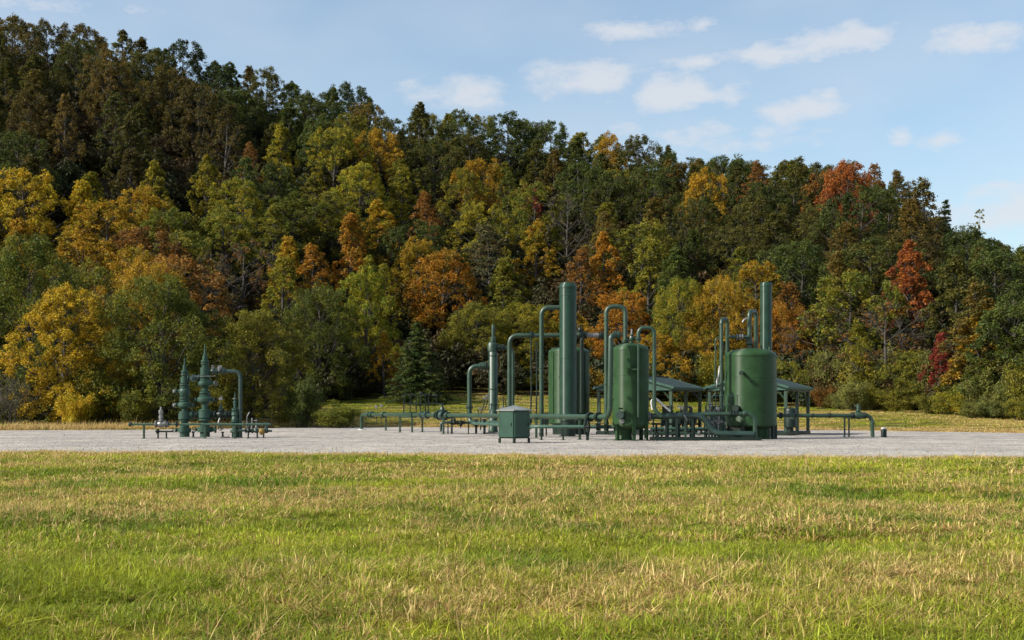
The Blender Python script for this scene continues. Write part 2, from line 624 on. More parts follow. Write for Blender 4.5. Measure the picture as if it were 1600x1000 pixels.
p.inputs['Roughness'].default_value = 0.95
p.inputs['Specular IOR Level'].default_value = 0.15
t.links.new(c3, p.inputs['Base Color'])
t.links.new(bump(t, vor.outputs['Distance'], 0.35, 0.03), p.inputs['Normal'])
t.links.new(p.outputs[0], out.inputs['Surface'])
M['gravel'] = m
me.materials.append(m)
tag(link_obj('gravel_pad', me), kind='structure')

# ---------------------------------------------------------------- scattered vegetation (instances on points)
def leaf_mat(name, source, translucency=0.35, rough=0.6, value_spread=0.5, straw=False):
    """source: 'INSTANCER' (colour stored on the points) or 'OBJECT' (the object's own colour and tint)"""
    m, t, out = new_mat(name)
    if source == 'INSTANCER':
        a = N(t, 'ShaderNodeAttribute', attribute_type='INSTANCER', attribute_name='col')
        col = a.outputs['Color']
        if straw:
            tf = N(t, 'ShaderNodeAttribute', attribute_name='tuft_value')
            pick = math_node(t, 'LESS_THAN', tf.outputs['Fac'], a.outputs['Alpha'])
            lv0 = N(t, 'ShaderNodeAttribute', attribute_name='leaf_value')
            dryc = ramp(t, lv0.outputs['Fac'], [(0.0, (.34, .19, .060)), (0.5, (.54, .365, .125)), (1.0, (.64, .47, .20))])
            tone = N(t, 'ShaderNodeMapRange')
            t.links.new(math_node(t, 'FRACT', math_node(t, 'MULTIPLY', tf.outputs['Fac'], 17.3)), tone.inputs['Value'])
            tone.inputs['To Min'].default_value = 0.5
            tone.inputs['To Max'].default_value = 1.3
            hg = N(t, 'ShaderNodeHueSaturation')
            t.links.new(col, hg.inputs['Color'])
            t.links.new(tone.outputs[0], hg.inputs['Value'])
            col = mixrgb(t, pick, hg.outputs[0], dryc)
    else:
        oi = N(t, 'ShaderNodeObjectInfo')
        tint = N(t, 'ShaderNodeAttribute', attribute_type='OBJECT', attribute_name='leaf_tint')
        tf = N(t, 'ShaderNodeAttribute', attribute_name='tuft_value')
        g = N(t, 'ShaderNodeNewGeometry')
        big = noise(t, g.outputs['Position'], 0.28, 2, 0.5)
        s = math_node(t, 'ADD', math_node(t, 'MULTIPLY', tf.outputs['Fac'], 0.8), math_node(t, 'MULTIPLY', big, 1.0))
        mr_ = N(t, 'ShaderNodeMapRange', interpolation_type='SMOOTHSTEP')
        mr_.inputs['From Min'].default_value = 0.62
        mr_.inputs['From Max'].default_value = 1.18
        t.links.new(s, mr_.inputs['Value'])
        col = mixrgb(t, mr_.outputs[0], oi.outputs['Color'], tint.outputs['Color'])
    lv = N(t, 'ShaderNodeAttribute', attribute_name='leaf_value')
    hs = N(t, 'ShaderNodeHueSaturation')
    t.links.new(col, hs.inputs['Color'])
    v = N(t, 'ShaderNodeMapRange')
    v.inputs['To Min'].default_value = 1 - value_spread
    v.inputs['To Max'].default_value = 1 + value_spread
    t.links.new(lv.outputs['Fac'], v.inputs['Value'])
    t.links.new(v.outputs[0], hs.inputs['Value'])
    hv = N(t, 'ShaderNodeMapRange')
    hv.inputs['To Min'].default_value = 0.488
    hv.inputs['To Max'].default_value = 0.512
    t.links.new(lv.outputs['Fac'], hv.inputs['Value'])
    t.links.new(hv.outputs[0], hs.inputs['Hue'])
    p = N(t, 'ShaderNodeBsdfPrincipled')
    p.inputs['Roughness'].default_value = rough
    p.inputs['Specular IOR Level'].default_value = 0.2
    t.links.new(hs.outputs[0], p.inputs['Base Color'])
    tr = N(t, 'ShaderNodeBsdfTranslucent')
    t.links.new(hs.outputs[0], tr.inputs['Color'])
    mx = N(t, 'ShaderNodeMixShader')
    mx.inputs[0].default_value = translucency
    t.links.new(p.outputs[0], mx.inputs[1])
    t.links.new(tr.outputs[0], mx.inputs[2])
    t.links.new(mx.outputs[0], out.inputs['Surface'])
    return m


M['grass'] = leaf_mat('grass_blades', 'INSTANCER', 0.35, 0.55, 0.45)
M['turf'] = leaf_mat('turf_blades', 'INSTANCER', 0.35, 0.55, 0.40, True)
M['leaves'] = leaf_mat('tree_leaves', 'OBJECT', 0.42, 0.6, 0.42)
M['brush'] = leaf_mat('understorey_leaves', 'INSTANCER', 0.30, 0.65, 0.42)


def face_attr(me, name, vals):
    a = me.attributes.new(name, 'FLOAT', 'FACE')
    a.data.foreach_set('value', np.asarray(vals, dtype=np.float32))


def tuft_mesh(name, rg, blades, spread, hmin, hmax, width, lean, mat, droop=0.5):
    """a tuft of curved, tapering blades, each two quads and a tip"""
    V, Fq, lv = [], [], []
    for b in range(blades):
        a = rg.uniform(0, 2 * math.pi)
        rr = spread * math.sqrt(rg.uniform(0, 1))
        bx, by = rr * math.cos(a), rr * math.sin(a)
        h = rg.uniform(hmin, hmax)
        d = rg.uniform(0, 2 * math.pi)
        ln = rg.normal(0, lean) * h
        dx, dy = math.cos(d), math.sin(d)
        fx, fy = -dy, dx
        tw = rg.uniform(-0.6, 0.6)
        fx, fy = fx * math.cos(tw) - fy * math.sin(tw), fx * math.sin(tw) + fy * math.cos(tw)
        w = width * rg.uniform(0.6, 1.3)
        o = len(V)
        for s, ws in ((0, 1.0), (0.4, 0.85), (0.75, 0.55), (1.0, 0.08)):
            off = ln * (s + droop * s * s)
            z = h * (s - 0.22 * droop * s * s * min(1.5, abs(ln) / h))
            for sg in (-1, 1):
                V.append((bx + dx * off + fx * w * ws * sg * 0.5, by + dy * off + fy * w * ws * sg * 0.5, z))
        val = rg.uniform(0, 1)
        for j in range(3):
            Fq.append((o + 2 * j, o + 2 * j + 1, o + 2 * j + 3, o + 2 * j + 2))
            lv.append(val)
    me = np_mesh(name, V, Fq, 4, True)
    face_attr(me, 'leaf_value', lv)
    me.materials.append(mat)
    return me


def source_collection(name, meshes):
    c = bpy.data.collections.new(name)
    for i, me in enumerate(meshes):
        c.objects.link(bpy.data.objects.new('%s_%02d' % (name, i), me))
    return c


def scatter(name, pts, idx, scl, col, coll, label, tilt=0.12, cat=None, alpha=None):
    n = len(pts)
    me = bpy.data.meshes.new(name)
    me.vertices.add(n)
    me.vertices.foreach_set('co', np.asarray(pts, dtype=np.float32).ravel())
    rot = np.stack([rng.normal(0, tilt, n), rng.normal(0, tilt, n), rng.uniform(0, 2 * math.pi, n)], -1).astype(np.float32)
    me.attributes.new('idx', 'INT', 'POINT').data.foreach_set('value', np.asarray(idx, dtype=np.int32))
    me.attributes.new('rotv', 'FLOAT_VECTOR', 'POINT').data.foreach_set('vector', rot.ravel())
    me.attributes.new('scl', 'FLOAT', 'POINT').data.foreach_set('value', np.asarray(scl, dtype=np.float32))
    c4 = np.concatenate([np.asarray(col, dtype=np.float32), np.ones((n, 1), np.float32) if alpha is None else np.asarray(alpha, np.float32)[:, None]], 1)
    me.attributes.new('col', 'FLOAT_COLOR', 'POINT').data.foreach_set('color', c4.ravel())
    o = link_obj(name, me)
    ng = bpy.data.node_groups.new(name + '_scatter', 'GeometryNodeTree')
    ng.interface.new_socket('Geometry', in_out='INPUT', socket_type='NodeSocketGeometry')
    ng.interface.new_socket('Geometry', in_out='OUTPUT', socket_type='NodeSocketGeometry')
    gi, go = ng.nodes.new('NodeGroupInput'), ng.nodes.new('NodeGroupOutput')
    iop = ng.nodes.new('GeometryNodeInstanceOnPoints')
    ci = ng.nodes.new('GeometryNodeCollectionInfo')
    ci.inputs['Collection'].default_value = coll
    ci.inputs['Separate Children'].default_value = True
    ci.inputs['Reset Children'].default_value = True

    def named(nm, dt):
        a = ng.nodes.new('GeometryNodeInputNamedAttribute')
        a.data_type = dt
        a.inputs['Name'].default_value = nm
        return a.outputs['Attribute']
    ng.links.new(gi.outputs[0], iop.inputs['Points'])
    ng.links.new(ci.outputs[0], iop.inputs['Instance'])
    iop.inputs['Pick Instance'].default_value = True
    ng.links.new(named('idx', 'INT'), iop.inputs['Instance Index'])
    e2r = ng.nodes.new('FunctionNodeEulerToRotation')
    ng.links.new(named('rotv', 'FLOAT_VECTOR'), e2r.inputs[0])
    ng.links.new(e2r.outputs[0], iop.inputs['Rotation'])
    ng.links.new(named('scl', 'FLOAT'), iop.inputs['Scale'])
    ng.links.new(iop.outputs[0], go.inputs[0])
    md = o.modifiers.new('scatter', 'NODES')
    md.node_group = ng
    return tag(o, label, cat, kind='stuff')


G = np.random.default_rng(11)
GREEN_A, GREEN_B, STRAW_A, STRAW_B = np.array([.122, .190, .012]), np.array([.36, .375, .026]), np.array([.60, .44, .18]), np.array([.44, .28, .10])


def field_dry(x, y):
    """0 green .. 1 straw: broad uneven bands across the view, as mown"""
    b = fbm(x * 0.13 + 3, y * 0.24 + 1, 41, 4)
    f = fbm(x * 0.75, y * 0.9, 47, 3)
    pf = it(PF, x)
    d = (b - 0.5) * 3.8 + (f - 0.5) * 2.2 + 0.42
    d = d + 0.75 * np.exp(-((pf - y) / 1.4) ** 2)             # dry fringe along the gravel
    d = d + 0.22 * np.exp(-((y - 24) / 7.0) ** 2) - 0.60 * np.exp(-((y - 9.5) / 3.0) ** 2)
    return np.clip(d, 0, 1)


def grass_cols(x, y, rg, isgreen):
    n = len(x)
    r1 = np.clip(fbm(x * 0.5, y * 0.5, 51, 3) * 1.6 - 0.3 + rg.normal(0, 0.2, n), 0, 1)[:, None]
    cg = GREEN_A * (1 - r1) + GREEN_B * r1
    r2 = rg.uniform(0, 1, n)[:, None]
    cs = STRAW_A * (1 - r2) + STRAW_B * r2
    c = np.where(isgreen[:, None], cg, cs)
    return c * rg.uniform(0.8, 1.2, n)[:, None]


def wedge(n, y0, y1, rg, margin=3.0, k=0.46):
    u = rg.uniform(0, 1, n)
    y = np.sqrt(y0 * y0 + (y1 * y1 - y0 * y0) * u)
    x = rg.uniform(-1, 1, n) * (k * y + margin)
    return x, y


def turf_patch(name, rg, size, tufts, per, trad, hmin, hmax, width, lean, droop):
    """a ragged square of turf: many small tufts of bent blades"""
    n = tufts * per
    tc_ = rg.uniform(-size / 2, size / 2, (tufts, 2)) * (1 + rg.normal(0, .06, (tufts, 1)))
    th = rg.uniform(.55, 1.25, tufts) * np.where(rg.uniform(0, 1, tufts) < .08, 1.5, 1)
    tv_ = rg.uniform(0, 1, tufts)
    ti = np.repeat(np.arange(tufts), per)
    P = tc_[ti] + rg.normal(0, trad, (n, 2))
    h = rg.uniform(hmin, hmax, n) * th[ti]
    d = rg.uniform(0, 2 * math.pi, n)
    ln = np.abs(rg.normal(0, lean, n)) * h
    dx, dy = np.cos(d), np.sin(d)
    tw = d + math.pi / 2 + rg.uniform(-.7, .7, n)
    fx, fy = np.cos(tw), np.sin(tw)
    w = width * rg.uniform(.55, 1.35, n)
    rows_ = []
    for s_, ws in ((0, 1.0), (.4, .85), (.75, .55), (1.0, .06)):
        off = ln * (s_ + droop * s_ * s_)
        z = h * (s_ - .3 * droop * s_ * s_ * np.minimum(1.6, ln / h))
        for sg in (-1, 1):
            rows_.append(np.stack([P[:, 0] + dx * off + fx * w * ws * sg * .5, P[:, 1] + dy * off + fy * w * ws * sg * .5, z], -1))
    V = np.stack(rows_, 1).reshape(-1, 3)
    o = np.arange(n)[:, None] * 8
    Fq = np.concatenate([o + np.array([[2 * j, 2 * j + 1, 2 * j + 3, 2 * j + 2]]) for j in range(3)], 1).reshape(-1, 4)
    me = np_mesh(name, V, Fq, 4, True)
    face_attr(me, 'leaf_value', np.repeat(rg.uniform(0, 1, n), 3))
    face_attr(me, 'tuft_value', np.repeat(np.clip(tv_[ti] + rg.normal(0, .06, n), 0, 1), 3))
    me.materials.append(M['turf'])
    return me


C_NEAR = source_collection('near_turf', [turf_patch('near_turf', G, .8, 105, 17, .030, .035, .110, .0085, 1.0, 1.0) for _ in range(5)])
C_MID = source_collection('mid_turf', [turf_patch('mid_turf', G, 1.4, 150, 13, .048, .035, .11, .0125, 1.0, 1.0) for _ in range(5)])
C_FAR = source_collection('far_turf', [turf_patch('far_turf', G, 2.6, 190, 11, .11, .035, .11, .0200, 1.0, .9) for _ in range(5)])
C_TALL = source_collection('tall_stalk', [tuft_mesh('tall_stalk', G, 6, .05, .12, .36, .0070, .38, M['grass'], .5) for _ in range(4)])
C_TALLF = source_collection('tall_patch', [tuft_mesh('tall_patch', G, 16, .25, .10, .28, .013, .5, M['grass'], .4) for _ in range(4)])


def turf(name, label, coll, step, y0, y1, margin, smin, smax):
    ys = np.arange(y0, y1, step)
    X, Y = [], []
    for yy in ys:
        half = .46 * yy + margin
        xx = np.arange(-half, half, step)
        X.append(xx + G.normal(0, step * .22, len(xx)))
        Y.append(np.full(len(xx), yy) + G.normal(0, step * .22, len(xx)))
    x, y = np.concatenate(X), np.concatenate(Y)
    keep = y < it(PF, x) + (fbm(x * .5, 0.3 + 0 * x, 21, 4) - .5) * 4.2 - .3 + .5 * G.normal(0, 1, len(x))
    x, y = x[keep], y[keep]
    n = len(x)
    scatter(name, np.stack([x, y, terrain(x, y) - .008], -1), G.integers(0, 5, n), G.uniform(smin, smax, n) * (.8 + .5 * fbm(x * .6, y * .6, 66, 3)), grass_cols(x, y, G, np.ones(n, bool)), coll, label, .02, alpha=field_dry(x, y) * .54 + .05)


turf('meadow_grass', 'green and straw meadow grass nearest the camera', C_NEAR, .56, 5.5, 15.5, 2.0, .9, 1.25)
turf('field_grass', 'patchy green and straw grass across the middle of the field', C_MID, .98, 15.3, 30, 2.5, .9, 1.25)
turf('far_field_grass', 'short dry grass by the near edge of the gravel', C_FAR, 1.75, 29.5, 56, 4, .9, 1.25)

# single taller dead stalks in loose groups
n = 7000
x, y = wedge(n, 6.5, 50, G, 2.0)
k = (G.uniform(0, 1, n) < np.clip((fbm(x * .45, y * .45, 61, 2) - .40) * 3.6, .04, 1) * np.clip(1.25 - y / 45, .2, 1)) & (y < it(PF, x) + .2)
x, y = x[k], y[k]
n = len(x)
scatter('dead_stalk_grass', np.stack([x, y, terrain(x, y) - .01], -1), G.integers(0, 4, n), G.uniform(.6, 1.1, n) * np.clip(.75 + y / 60, .8, 1.3), grass_cols(x, y, G, np.zeros(n, bool)), C_TALL, 'taller dead stalks standing out of the meadow', .12)
# dry fringe along the near edge of the gravel
n = 5600
x = G.uniform(-30, 30, n)
y = it(PF, x) + (fbm(x * .5, 0.3 + 0 * x, 21, 4) - .5) * 4.2 + .9 - np.abs(G.normal(0, 1.2, n))
scatter('gravel_edge_grass', np.stack([x, y, terrain(x, y) - .01], -1), G.integers(0, 4, n), G.uniform(.3, .75, n), grass_cols(x, y, G, np.zeros(n, bool)), C_TALLF, 'thin dry grass fringing the near edge of the gravel', .15)

# grass on the bank behind the pad, and the tall dry fringe along its rear edge
X, Y = np.meshgrid(np.arange(-64, 68, 2.2), np.arange(80, 162, 2.2))
x, y = (X + G.normal(0, .5, X.shape)).ravel(), (Y + G.normal(0, .5, X.shape)).ravel()
k = (y > it(PR, x) - .3) & (y < it(FY, x) + 3)
x, y = x[k], y[k]
n = len(x)
dry = np.clip(fbm(x * .12, y * .2, 71, 4) * 2.0 - .72 + .18 * (x > 22) + .6 * np.exp(-((y - it(PR, x)) / 3.0) ** 2), 0, 1) * .8 + .08
scatter('bank_grass', np.stack([x, y, terrain(x, y) - .02], -1), G.integers(0, 5, n), G.uniform(1.1, 1.5, n), grass_cols(x, y, G, np.ones(n, bool)), C_FAR, 'mown grass on the bank between the gravel and the woods', .02, alpha=dry)
n = 5200
x = G.uniform(-62, 66, n)
left_ = x < -15
y = it(PR, x) - .4 + np.abs(G.normal(0, 1.0, n)) * np.where(left_, 2.4, .8)
scatter('dry_fringe_grass', np.stack([x, y, terrain(x, y) - .02], -1), G.integers(0, 4, n), G.uniform(1.3, 2.8, n) * np.where(left_, 1.0, .55), grass_cols(x, y, G, np.zeros(n, bool)), C_TALLF, 'tall dry grass fringing the rear edge of the gravel', .15)
# stray tufts that have crept out onto the gravel
n = 1500
x = G.uniform(-30, 30, n)
y = it(PF, x) + np.abs(G.normal(0, 4.0, n))
k = fbm(x * .35, y * .35, 91, 3) > .53
x, y = x[k], y[k]
n = len(x)
scatter('stray_tuft_grass', np.stack([x, y, np.full(n, .0)], -1), G.integers(0, 4, n), G.uniform(.15, .5, n), grass_cols(x, y, G, G.uniform(0, 1, n) < .3), C_TALLF, 'stray dry tufts growing out of the gravel near the field', .15)

# ---------------------------------------------------------------- trees
m, t, out = new_mat('bark')
g = N(t, 'ShaderNodeNewGeometry')
mp_ = N(t, 'ShaderNodeMapping')
mp_.inputs['Scale'].default_value = (5, 5, 1.0)
t.links.new(g.outputs['Position'], mp_.inputs['Vector'])
p = N(t, 'ShaderNodeBsdfPrincipled')
p.inputs['Roughness'].default_value = 0.9
bn = noise(t, mp_.outputs[0], 1.5, 5, 0.65)
t.links.new(ramp(t, bn, [(0.3, (0.025, 0.021, 0.017)), (0.7, (0.085, 0.072, 0.058))]), p.inputs['Base Color'])
t.links.new(bump(t, bn, 0.6, 0.05), p.inputs['Normal'])
t.links.new(p.outputs[0], out.inputs['Surface'])
M['bark'] = m


def branch_rings(path, r0, r1, seg, V, Fq):
    path = np.asarray(path)
    n = len(path)
    o = len(V)
    for i in range(n):
        tg = path[min(i + 1, n - 1)] - path[max(i - 1, 0)]
        tg = tg / (np.linalg.norm(tg) + 1e-9)
        u = np.cross(tg, [0.31, 0.9, 0.12])
        u /= np.linalg.norm(u) + 1e-9
        w = np.cross(tg, u)
        rr = r0 + (r1 - r0) * i / (n - 1)
        for k in range(seg):
            a = 2 * math.pi * k / seg
            V.append(path[i] + (u * math.cos(a) + w * math.sin(a)) * rr)
    for i in range(n - 1):
        for k in range(seg):
            k2 = (k + 1) % seg
            Fq.append((o + i * seg + k, o + i * seg + k2, o + (i + 1) * seg + k2, o + (i + 1) * seg + k))


def leaf_quads(rg, centers, radii, flat, per, leaf, aspect=0.62, upbias=0.3, droop=0.0):
    """leaf-sized faces filling flattened tufts; returns verts, faces, per-face leaf value, per-face tuft value"""
    C = np.repeat(centers, per, axis=0)
    n = len(C)
    tv = np.repeat(rg.uniform(0, 1, len(centers)), per)
    rad = np.repeat(radii, per)[:, None]
    d = rg.normal(0, 1, (n, 3))
    d /= np.linalg.norm(d, axis=1)[:, None]
    rr = rg.uniform(0, 1, n)[:, None] ** 0.45
    off = d * rr * rad
    off[:, :2] *= (1.08 - .55 * np.clip(off[:, 2:3] / rad, 0, 1))
    off[:, 2] *= flat
    off[:, 2] -= droop * (off[:, 0] ** 2 + off[:, 1] ** 2) / rad[:, 0]
    P = C + off
    nrm = d * 0.6 + rg.normal(0, 0.6, (n, 3))
    nrm[:, 2] += upbias
    nrm /= np.linalg.norm(nrm, axis=1)[:, None]
    a = rg.normal(0, 1, (n, 3))
    u = np.cross(nrm, a)
    u /= np.linalg.norm(u, axis=1)[:, None] + 1e-9
    w = np.cross(nrm, u)
    s = leaf * rg.uniform(0.6, 1.35, n)[:, None]
    V = np.stack([P - u * s * .5, P - w * s * .5 * aspect + u * s * .08, P + u * s * .5, P + w * s * .5 * aspect + u * s * .08], 1).reshape(-1, 3)
    Fq = np.arange(n * 4).reshape(n, 4)
    return V, Fq, rg.uniform(0, 1, n), tv


def make_tree(name, seed, H, W, kind, leaf, per, lobes, tufts):
    """one tree mesh pair (trunk, crown), built about its foot: trunk, limbs to leafy lobes, tufts of leaves over each lobe"""
    rg = np.random.default_rng(seed)
    V, Fq = [], []
    cen, rad = [], []
    cb = {'broad': .14, 'oval': .10, 'tall': .16, 'sparse': .2, 'edge': .03, 'bare': .25}[kind]
    lean = rg.normal(0, .02, 2)
    npt = 9
    tp = np.array([[lean[0] * H * i / 8 + rg.normal(0, .006) * H * i / 8, lean[1] * H * i / 8 + rg.normal(0, .006) * H * i / 8, -0.6 + (H * .9 + .6) * i / 8] for i in range(npt)])
    tr = H * .0155 + .03
    branch_rings(tp, tr * 1.15, tr * .12, 7, V, Fq)

    def trunk_at(z):
        return np.array([np.interp(z, tp[:, 2], tp[:, 0]), np.interp(z, tp[:, 2], tp[:, 1]), z])

    def env(s):
        if kind in ('broad', 'bare'):
            return math.sqrt(max(0, 1 - ((s - .46) / .58) ** 2))
        if kind == 'edge':
            return math.sqrt(max(0, 1 - ((s - .38) / .66) ** 2))
        if kind == 'tall':
            return (1 - s) ** .5 * min(1, .55 + 1.6 * s)
        return (1 - s) ** .62 * min(1, .62 + 1.8 * s)
    az = rg.uniform(0, 6.28)
    for i in range(lobes):
        s = (i + rg.uniform(.1, .9)) / lobes
        az += 2.4 + rg.normal(0, .4)
        e = env(s)
        lr = W * rg.uniform(.075, .15) * (.6 + .45 * e)
        rr = max(0, e * W / 2 * rg.uniform(.62, 1.16) - lr * .6) * (1.0 if i % 3 else .5)
        z = H * (cb + (.95 - cb) * s)
        c = trunk_at(z) + np.array([math.cos(az) * rr, math.sin(az) * rr, 0])
        b0 = trunk_at(max(H * .08, z - rr * rg.uniform(.5, 1.0) - lr * .4))
        mid_ = (b0 + c) / 2 + np.array([0, 0, -.06 * rr])
        branch_rings([b0, mid_, c, c + (c - mid_) * .35 + np.array([0, 0, lr * .5])], tr * (.4 - .24 * s), .02, 4, V, Fq)
        nt = max(3, int(tufts * (.6 + .6 * lr / (W * .2)) * rg.uniform(.8, 1.2)))
        for j in range(nt):
            d = rg.normal(0, 1, 3)
            d /= np.linalg.norm(d)
            out = np.array([math.cos(az), math.sin(az), .5])
            if d @ out < -.1:
                d = -d * .9
            q = c + d * lr * np.array([1, 1, 1.2]) * rg.uniform(.75, 1.12)
            cen.append(q)
            rad.append(W * rg.uniform(.032, .062))
            if kind in ('bare', 'sparse') or j % 3 == 0:
                branch_rings([c, (c + q) / 2 + rg.normal(0, .04, 3) * lr, q + d * lr * (.1 if kind != 'bare' else .5)], .035, .01, 3, V, Fq)
            if kind == 'bare':
                for _ in range(3):
                    dd = d + rg.normal(0, .6, 3)
                    dd[2] = abs(dd[2]) + .3
                    branch_rings([(c + q) / 2, q + dd * lr * .5], .018, .008, 3, V, Fq)
    for j in range(7):
        cen.append(trunk_at(H * rg.uniform(.86, .96)) + rg.normal(0, .03, 3) * W)
        rad.append(W * rg.uniform(.035, .06))
    cen, rad = np.array(cen), np.array(rad)
    if kind == 'bare':
        k = rg.uniform(0, 1, len(cen)) < .35
        cen, rad = cen[k], rad[k]
    LV, LF, lv, tv = leaf_quads(rg, cen, rad, .98, per, leaf)
    tm = np_mesh(name + '_trunk', V, Fq, 4, True)
    tm.materials.append(M['bark'])
    cm_ = np_mesh(name + '_crown', LV, LF, 4)
    face_attr(cm_, 'leaf_value', lv)
    face_attr(cm_, 'tuft_value', tv)
    cm_.materials.append(M['leaves'])
    top = LV[:, 2].max()
    return dict(trunk=tm, crown=cm_, H=float(top), W=W)


def make_conifer(name, seed, H, W, leaf, per, pine=False):
    rg = np.random.default_rng(seed)
    V, Fq, cen, rad = [], [], [], []
    tr = H * .013 + .03
    branch_rings([np.array([0, 0, -.5]), np.array([0.05, 0, H * .5]), np.array([0, 0.04, H * .98])], tr, .02, 6, V, Fq)
    z = H * (.06 if not pine else .35)
    az = 0
    while z < H * .97:
        s = z / H
        nb_ = 7 if not pine else int(rg.integers(2, 5))
        for k in range(nb_):
            az += 6.283 / nb_ + rg.normal(0, .25)
            L = W / 2 * ((1 - s) ** .8 + .03) * rg.uniform(.75, 1.1) if not pine else W / 2 * rg.uniform(.35, 1.0) * (1.05 - s * .6)
            dirh = np.array([math.cos(az), math.sin(az), 0])
            b0 = np.array([0, 0, z + rg.normal(0, .1)])
            tip = b0 + dirh * L + np.array([0, 0, (-.18 if not pine else .2) * L])
            branch_rings([b0, (b0 + tip) / 2 + np.array([0, 0, .04 * L]), tip], .05 * (1 - s) + .015, .01, 3, V, Fq)
            nt = max(1, int(L / .55)) if not pine else max(1, int(L / .8))
            for j in range(nt):
                q = ((j + .6) / nt) if not pine else .55 + .45 * (j + .6) / nt
                cen.append(b0 + (tip - b0) * q + rg.normal(0, .06, 3))
                rad.append((.36 if not pine else .5) * (1.15 - .5 * s))
        z += H * (.036 if not pine else .055)
    cen.append(np.array([0, 0, H * .98]))
    rad.append(.22)
    LV, LF, lv, tv = leaf_quads(rg, np.array(cen), np.array(rad), .38, per, leaf, aspect=.34, upbias=.5, droop=.3)
    tm = np_mesh(name + '_trunk', V, Fq, 4, True)
    tm.materials.append(M['bark'])
    cm_ = np_mesh(name + '_crown', LV, LF, 4)
    face_attr(cm_, 'leaf_value', lv)
    face_attr(cm_, 'tuft_value', tv)
    cm_.materials.append(M['leaves'])
    return dict(trunk=tm, crown=cm_, H=float(np.percentile(LV[:, 2], 99.7)), W=W)


def make_shrub(name, seed, H, W, leaf, per, nst=16, mat='leaves', bare=False):
    rg = np.random.default_rng(seed)
    V, Fq, cen, rad = [], [], [], []
    for k in range(nst):
        az = rg.uniform(0, 6.283)
        sp = math.sqrt(rg.uniform(0, 1))
        L = H * rg.uniform(.55, 1.0) * (1 - .45 * sp * sp)
        top = np.array([math.cos(az) * sp * W / 2, math.sin(az) * sp * W / 2, L])
        b0 = np.array([math.cos(az) * sp * W * .12, math.sin(az) * sp * W * .12, -.2])
        mid_ = b0 * .5 + top * .5 + np.array([0, 0, .1 * L])
        branch_rings([b0, mid_, top], .04 if not bare else .03, .01, 4, V, Fq)
        nt = 4
        for j in range(nt):
            q = .25 + .75 * (j + rg.uniform(.2, .8)) / nt
            c = (b0 * (1 - q) + top * q) + np.array([0, 0, .1 * L * math.sin(q * 3.14)]) + rg.normal(0, .05, 3) * W
            cen.append(c)
            rad.append(rg.uniform(.10, .17) * W)
            if bare:
                for _ in range(6):
                    dd = rg.normal(0, .5, 3)
                    dd[2] = abs(dd[2]) + .5
                    branch_rings([c, c + dd * W * .2], .012, .006, 3, V, Fq)
    cen, rad = np.array(cen), np.array(rad)
    cen[:, 2] = np.maximum(cen[:, 2], rad * .5)
    if bare:
        k = rg.uniform(0, 1, len(cen)) < .3
        cen, rad = cen[k], rad[k]
    LV, LF, lv, tv = leaf_quads(rg, cen, rad, .75, per, leaf)
    tm = np_mesh(name + '_stems', V, Fq, 4, True)
    tm.materials.append(M['bark'])
    cm_ = np_mesh(name + '_foliage', LV, LF, 4)
    face_attr(cm_, 'leaf_value', lv)
    face_attr(cm_, 'tuft_value', tv)
    cm_.materials.append(M[mat])
    return dict(trunk=tm, crown=cm_, H=float(np.percentile(LV[:, 2], 99.7)), W=W)


LIB = {'broad': [make_tree('broad', 100 + i, 15, 11.0, 'broad', .27, 36, 46, 12) for i in range(5)],
       'oval': [make_tree('oval', 200 + i, 16, 8.6, 'oval', .26, 34, 44, 11) for i in range(5)],
       'tall': [make_tree('tall', 300 + i, 17, 7.4, 'tall', .25, 34, 42, 11) for i in range(4)],
       'sparse': [make_tree('sparse', 400 + i, 16, 8.0, 'sparse', .24, 24, 36, 9) for i in range(3)],
       'bare': [make_tree('bare', 500 + i, 13, 8.0, 'bare', .22, 16, 20, 10) for i in range(2)],
       'near': [make_tree('near', 600 + i, 14, 12.5, 'edge', .19, 54, 64, 16) for i in range(4)],
       'nearoval': [make_tree('nearoval', 650 + i, 14, 8.5, 'edge', .18, 50, 56, 14) for i in range(3)],
       'spruce': [make_conifer('spruce', 700, 8, 6.6, .26, 40)],
       'cedar': [make_conifer('cedar', 720 + i, 13, 5.6, .34, 26) for i in range(2)],
       'pine': [make_conifer('pine', 740, 14, 6.5, .34, 34, True)],
       'shrub': [make_shrub('shrub', 800 + i, 5.2, 6.0, .18, 110, 26) for i in range(4)],
       'twiggy': [make_shrub('twiggy', 850 + i, 4.5, 4.5, .13, 40, 22, bare=True) for i in range(2)]}

# colour kinds: words for the label, base colour, tint that some of the tufts take
PAL = {
    'dkgreen': ('dark green', (.050, .070, .016), (.090, .105, .018)),
    'pine': ('blackish green', (.034, .050, .017), (.050, .066, .018)),
    'green': ('mid green', (.076, .098, .015), (.150, .155, .017)),
    'lime': ('bright yellow-green', (.170, .205, .018), (.34, .30, .020)),
    'ygreen': ('yellow-green', (.140, .150, .017), (.29, .230, .018)),
    'olive': ('olive', (.115, .120, .018), (.210, .180, .019)),
    'dkolive': ('dark olive', (.058, .066, .014), (.105, .092, .016)),
    'yellow': ('golden yellow', (.360, .255, .020), (.46, .290, .018)),
    'gold': ('amber gold', (.270, .195, .018), (.40, .220, .016)),
    'orange': ('orange', (.270, .150, .017), (.40, .168, .016)),
    'rust': ('rust brown', (.170, .090, .023), (.25, .110, .020)),
    'brown': ('dull brown', (.110, .088, .020), (.165, .104, .019)),
    'dkbrown': ('dark brown', (.064, .058, .014), (.110, .078, .015)),
    'red': ('scarlet red', (.230, .062, .022), (.34, .110, .021)),
    'crimson': ('crimson', (.190, .034, .024), (.26, .046, .024)),
    'sage': ('grey-green', (.120, .135, .036), (.200, .195, .042)),
    'grey': ('greyish', (.120, .105, .050), (.17, .13, .05)),
}
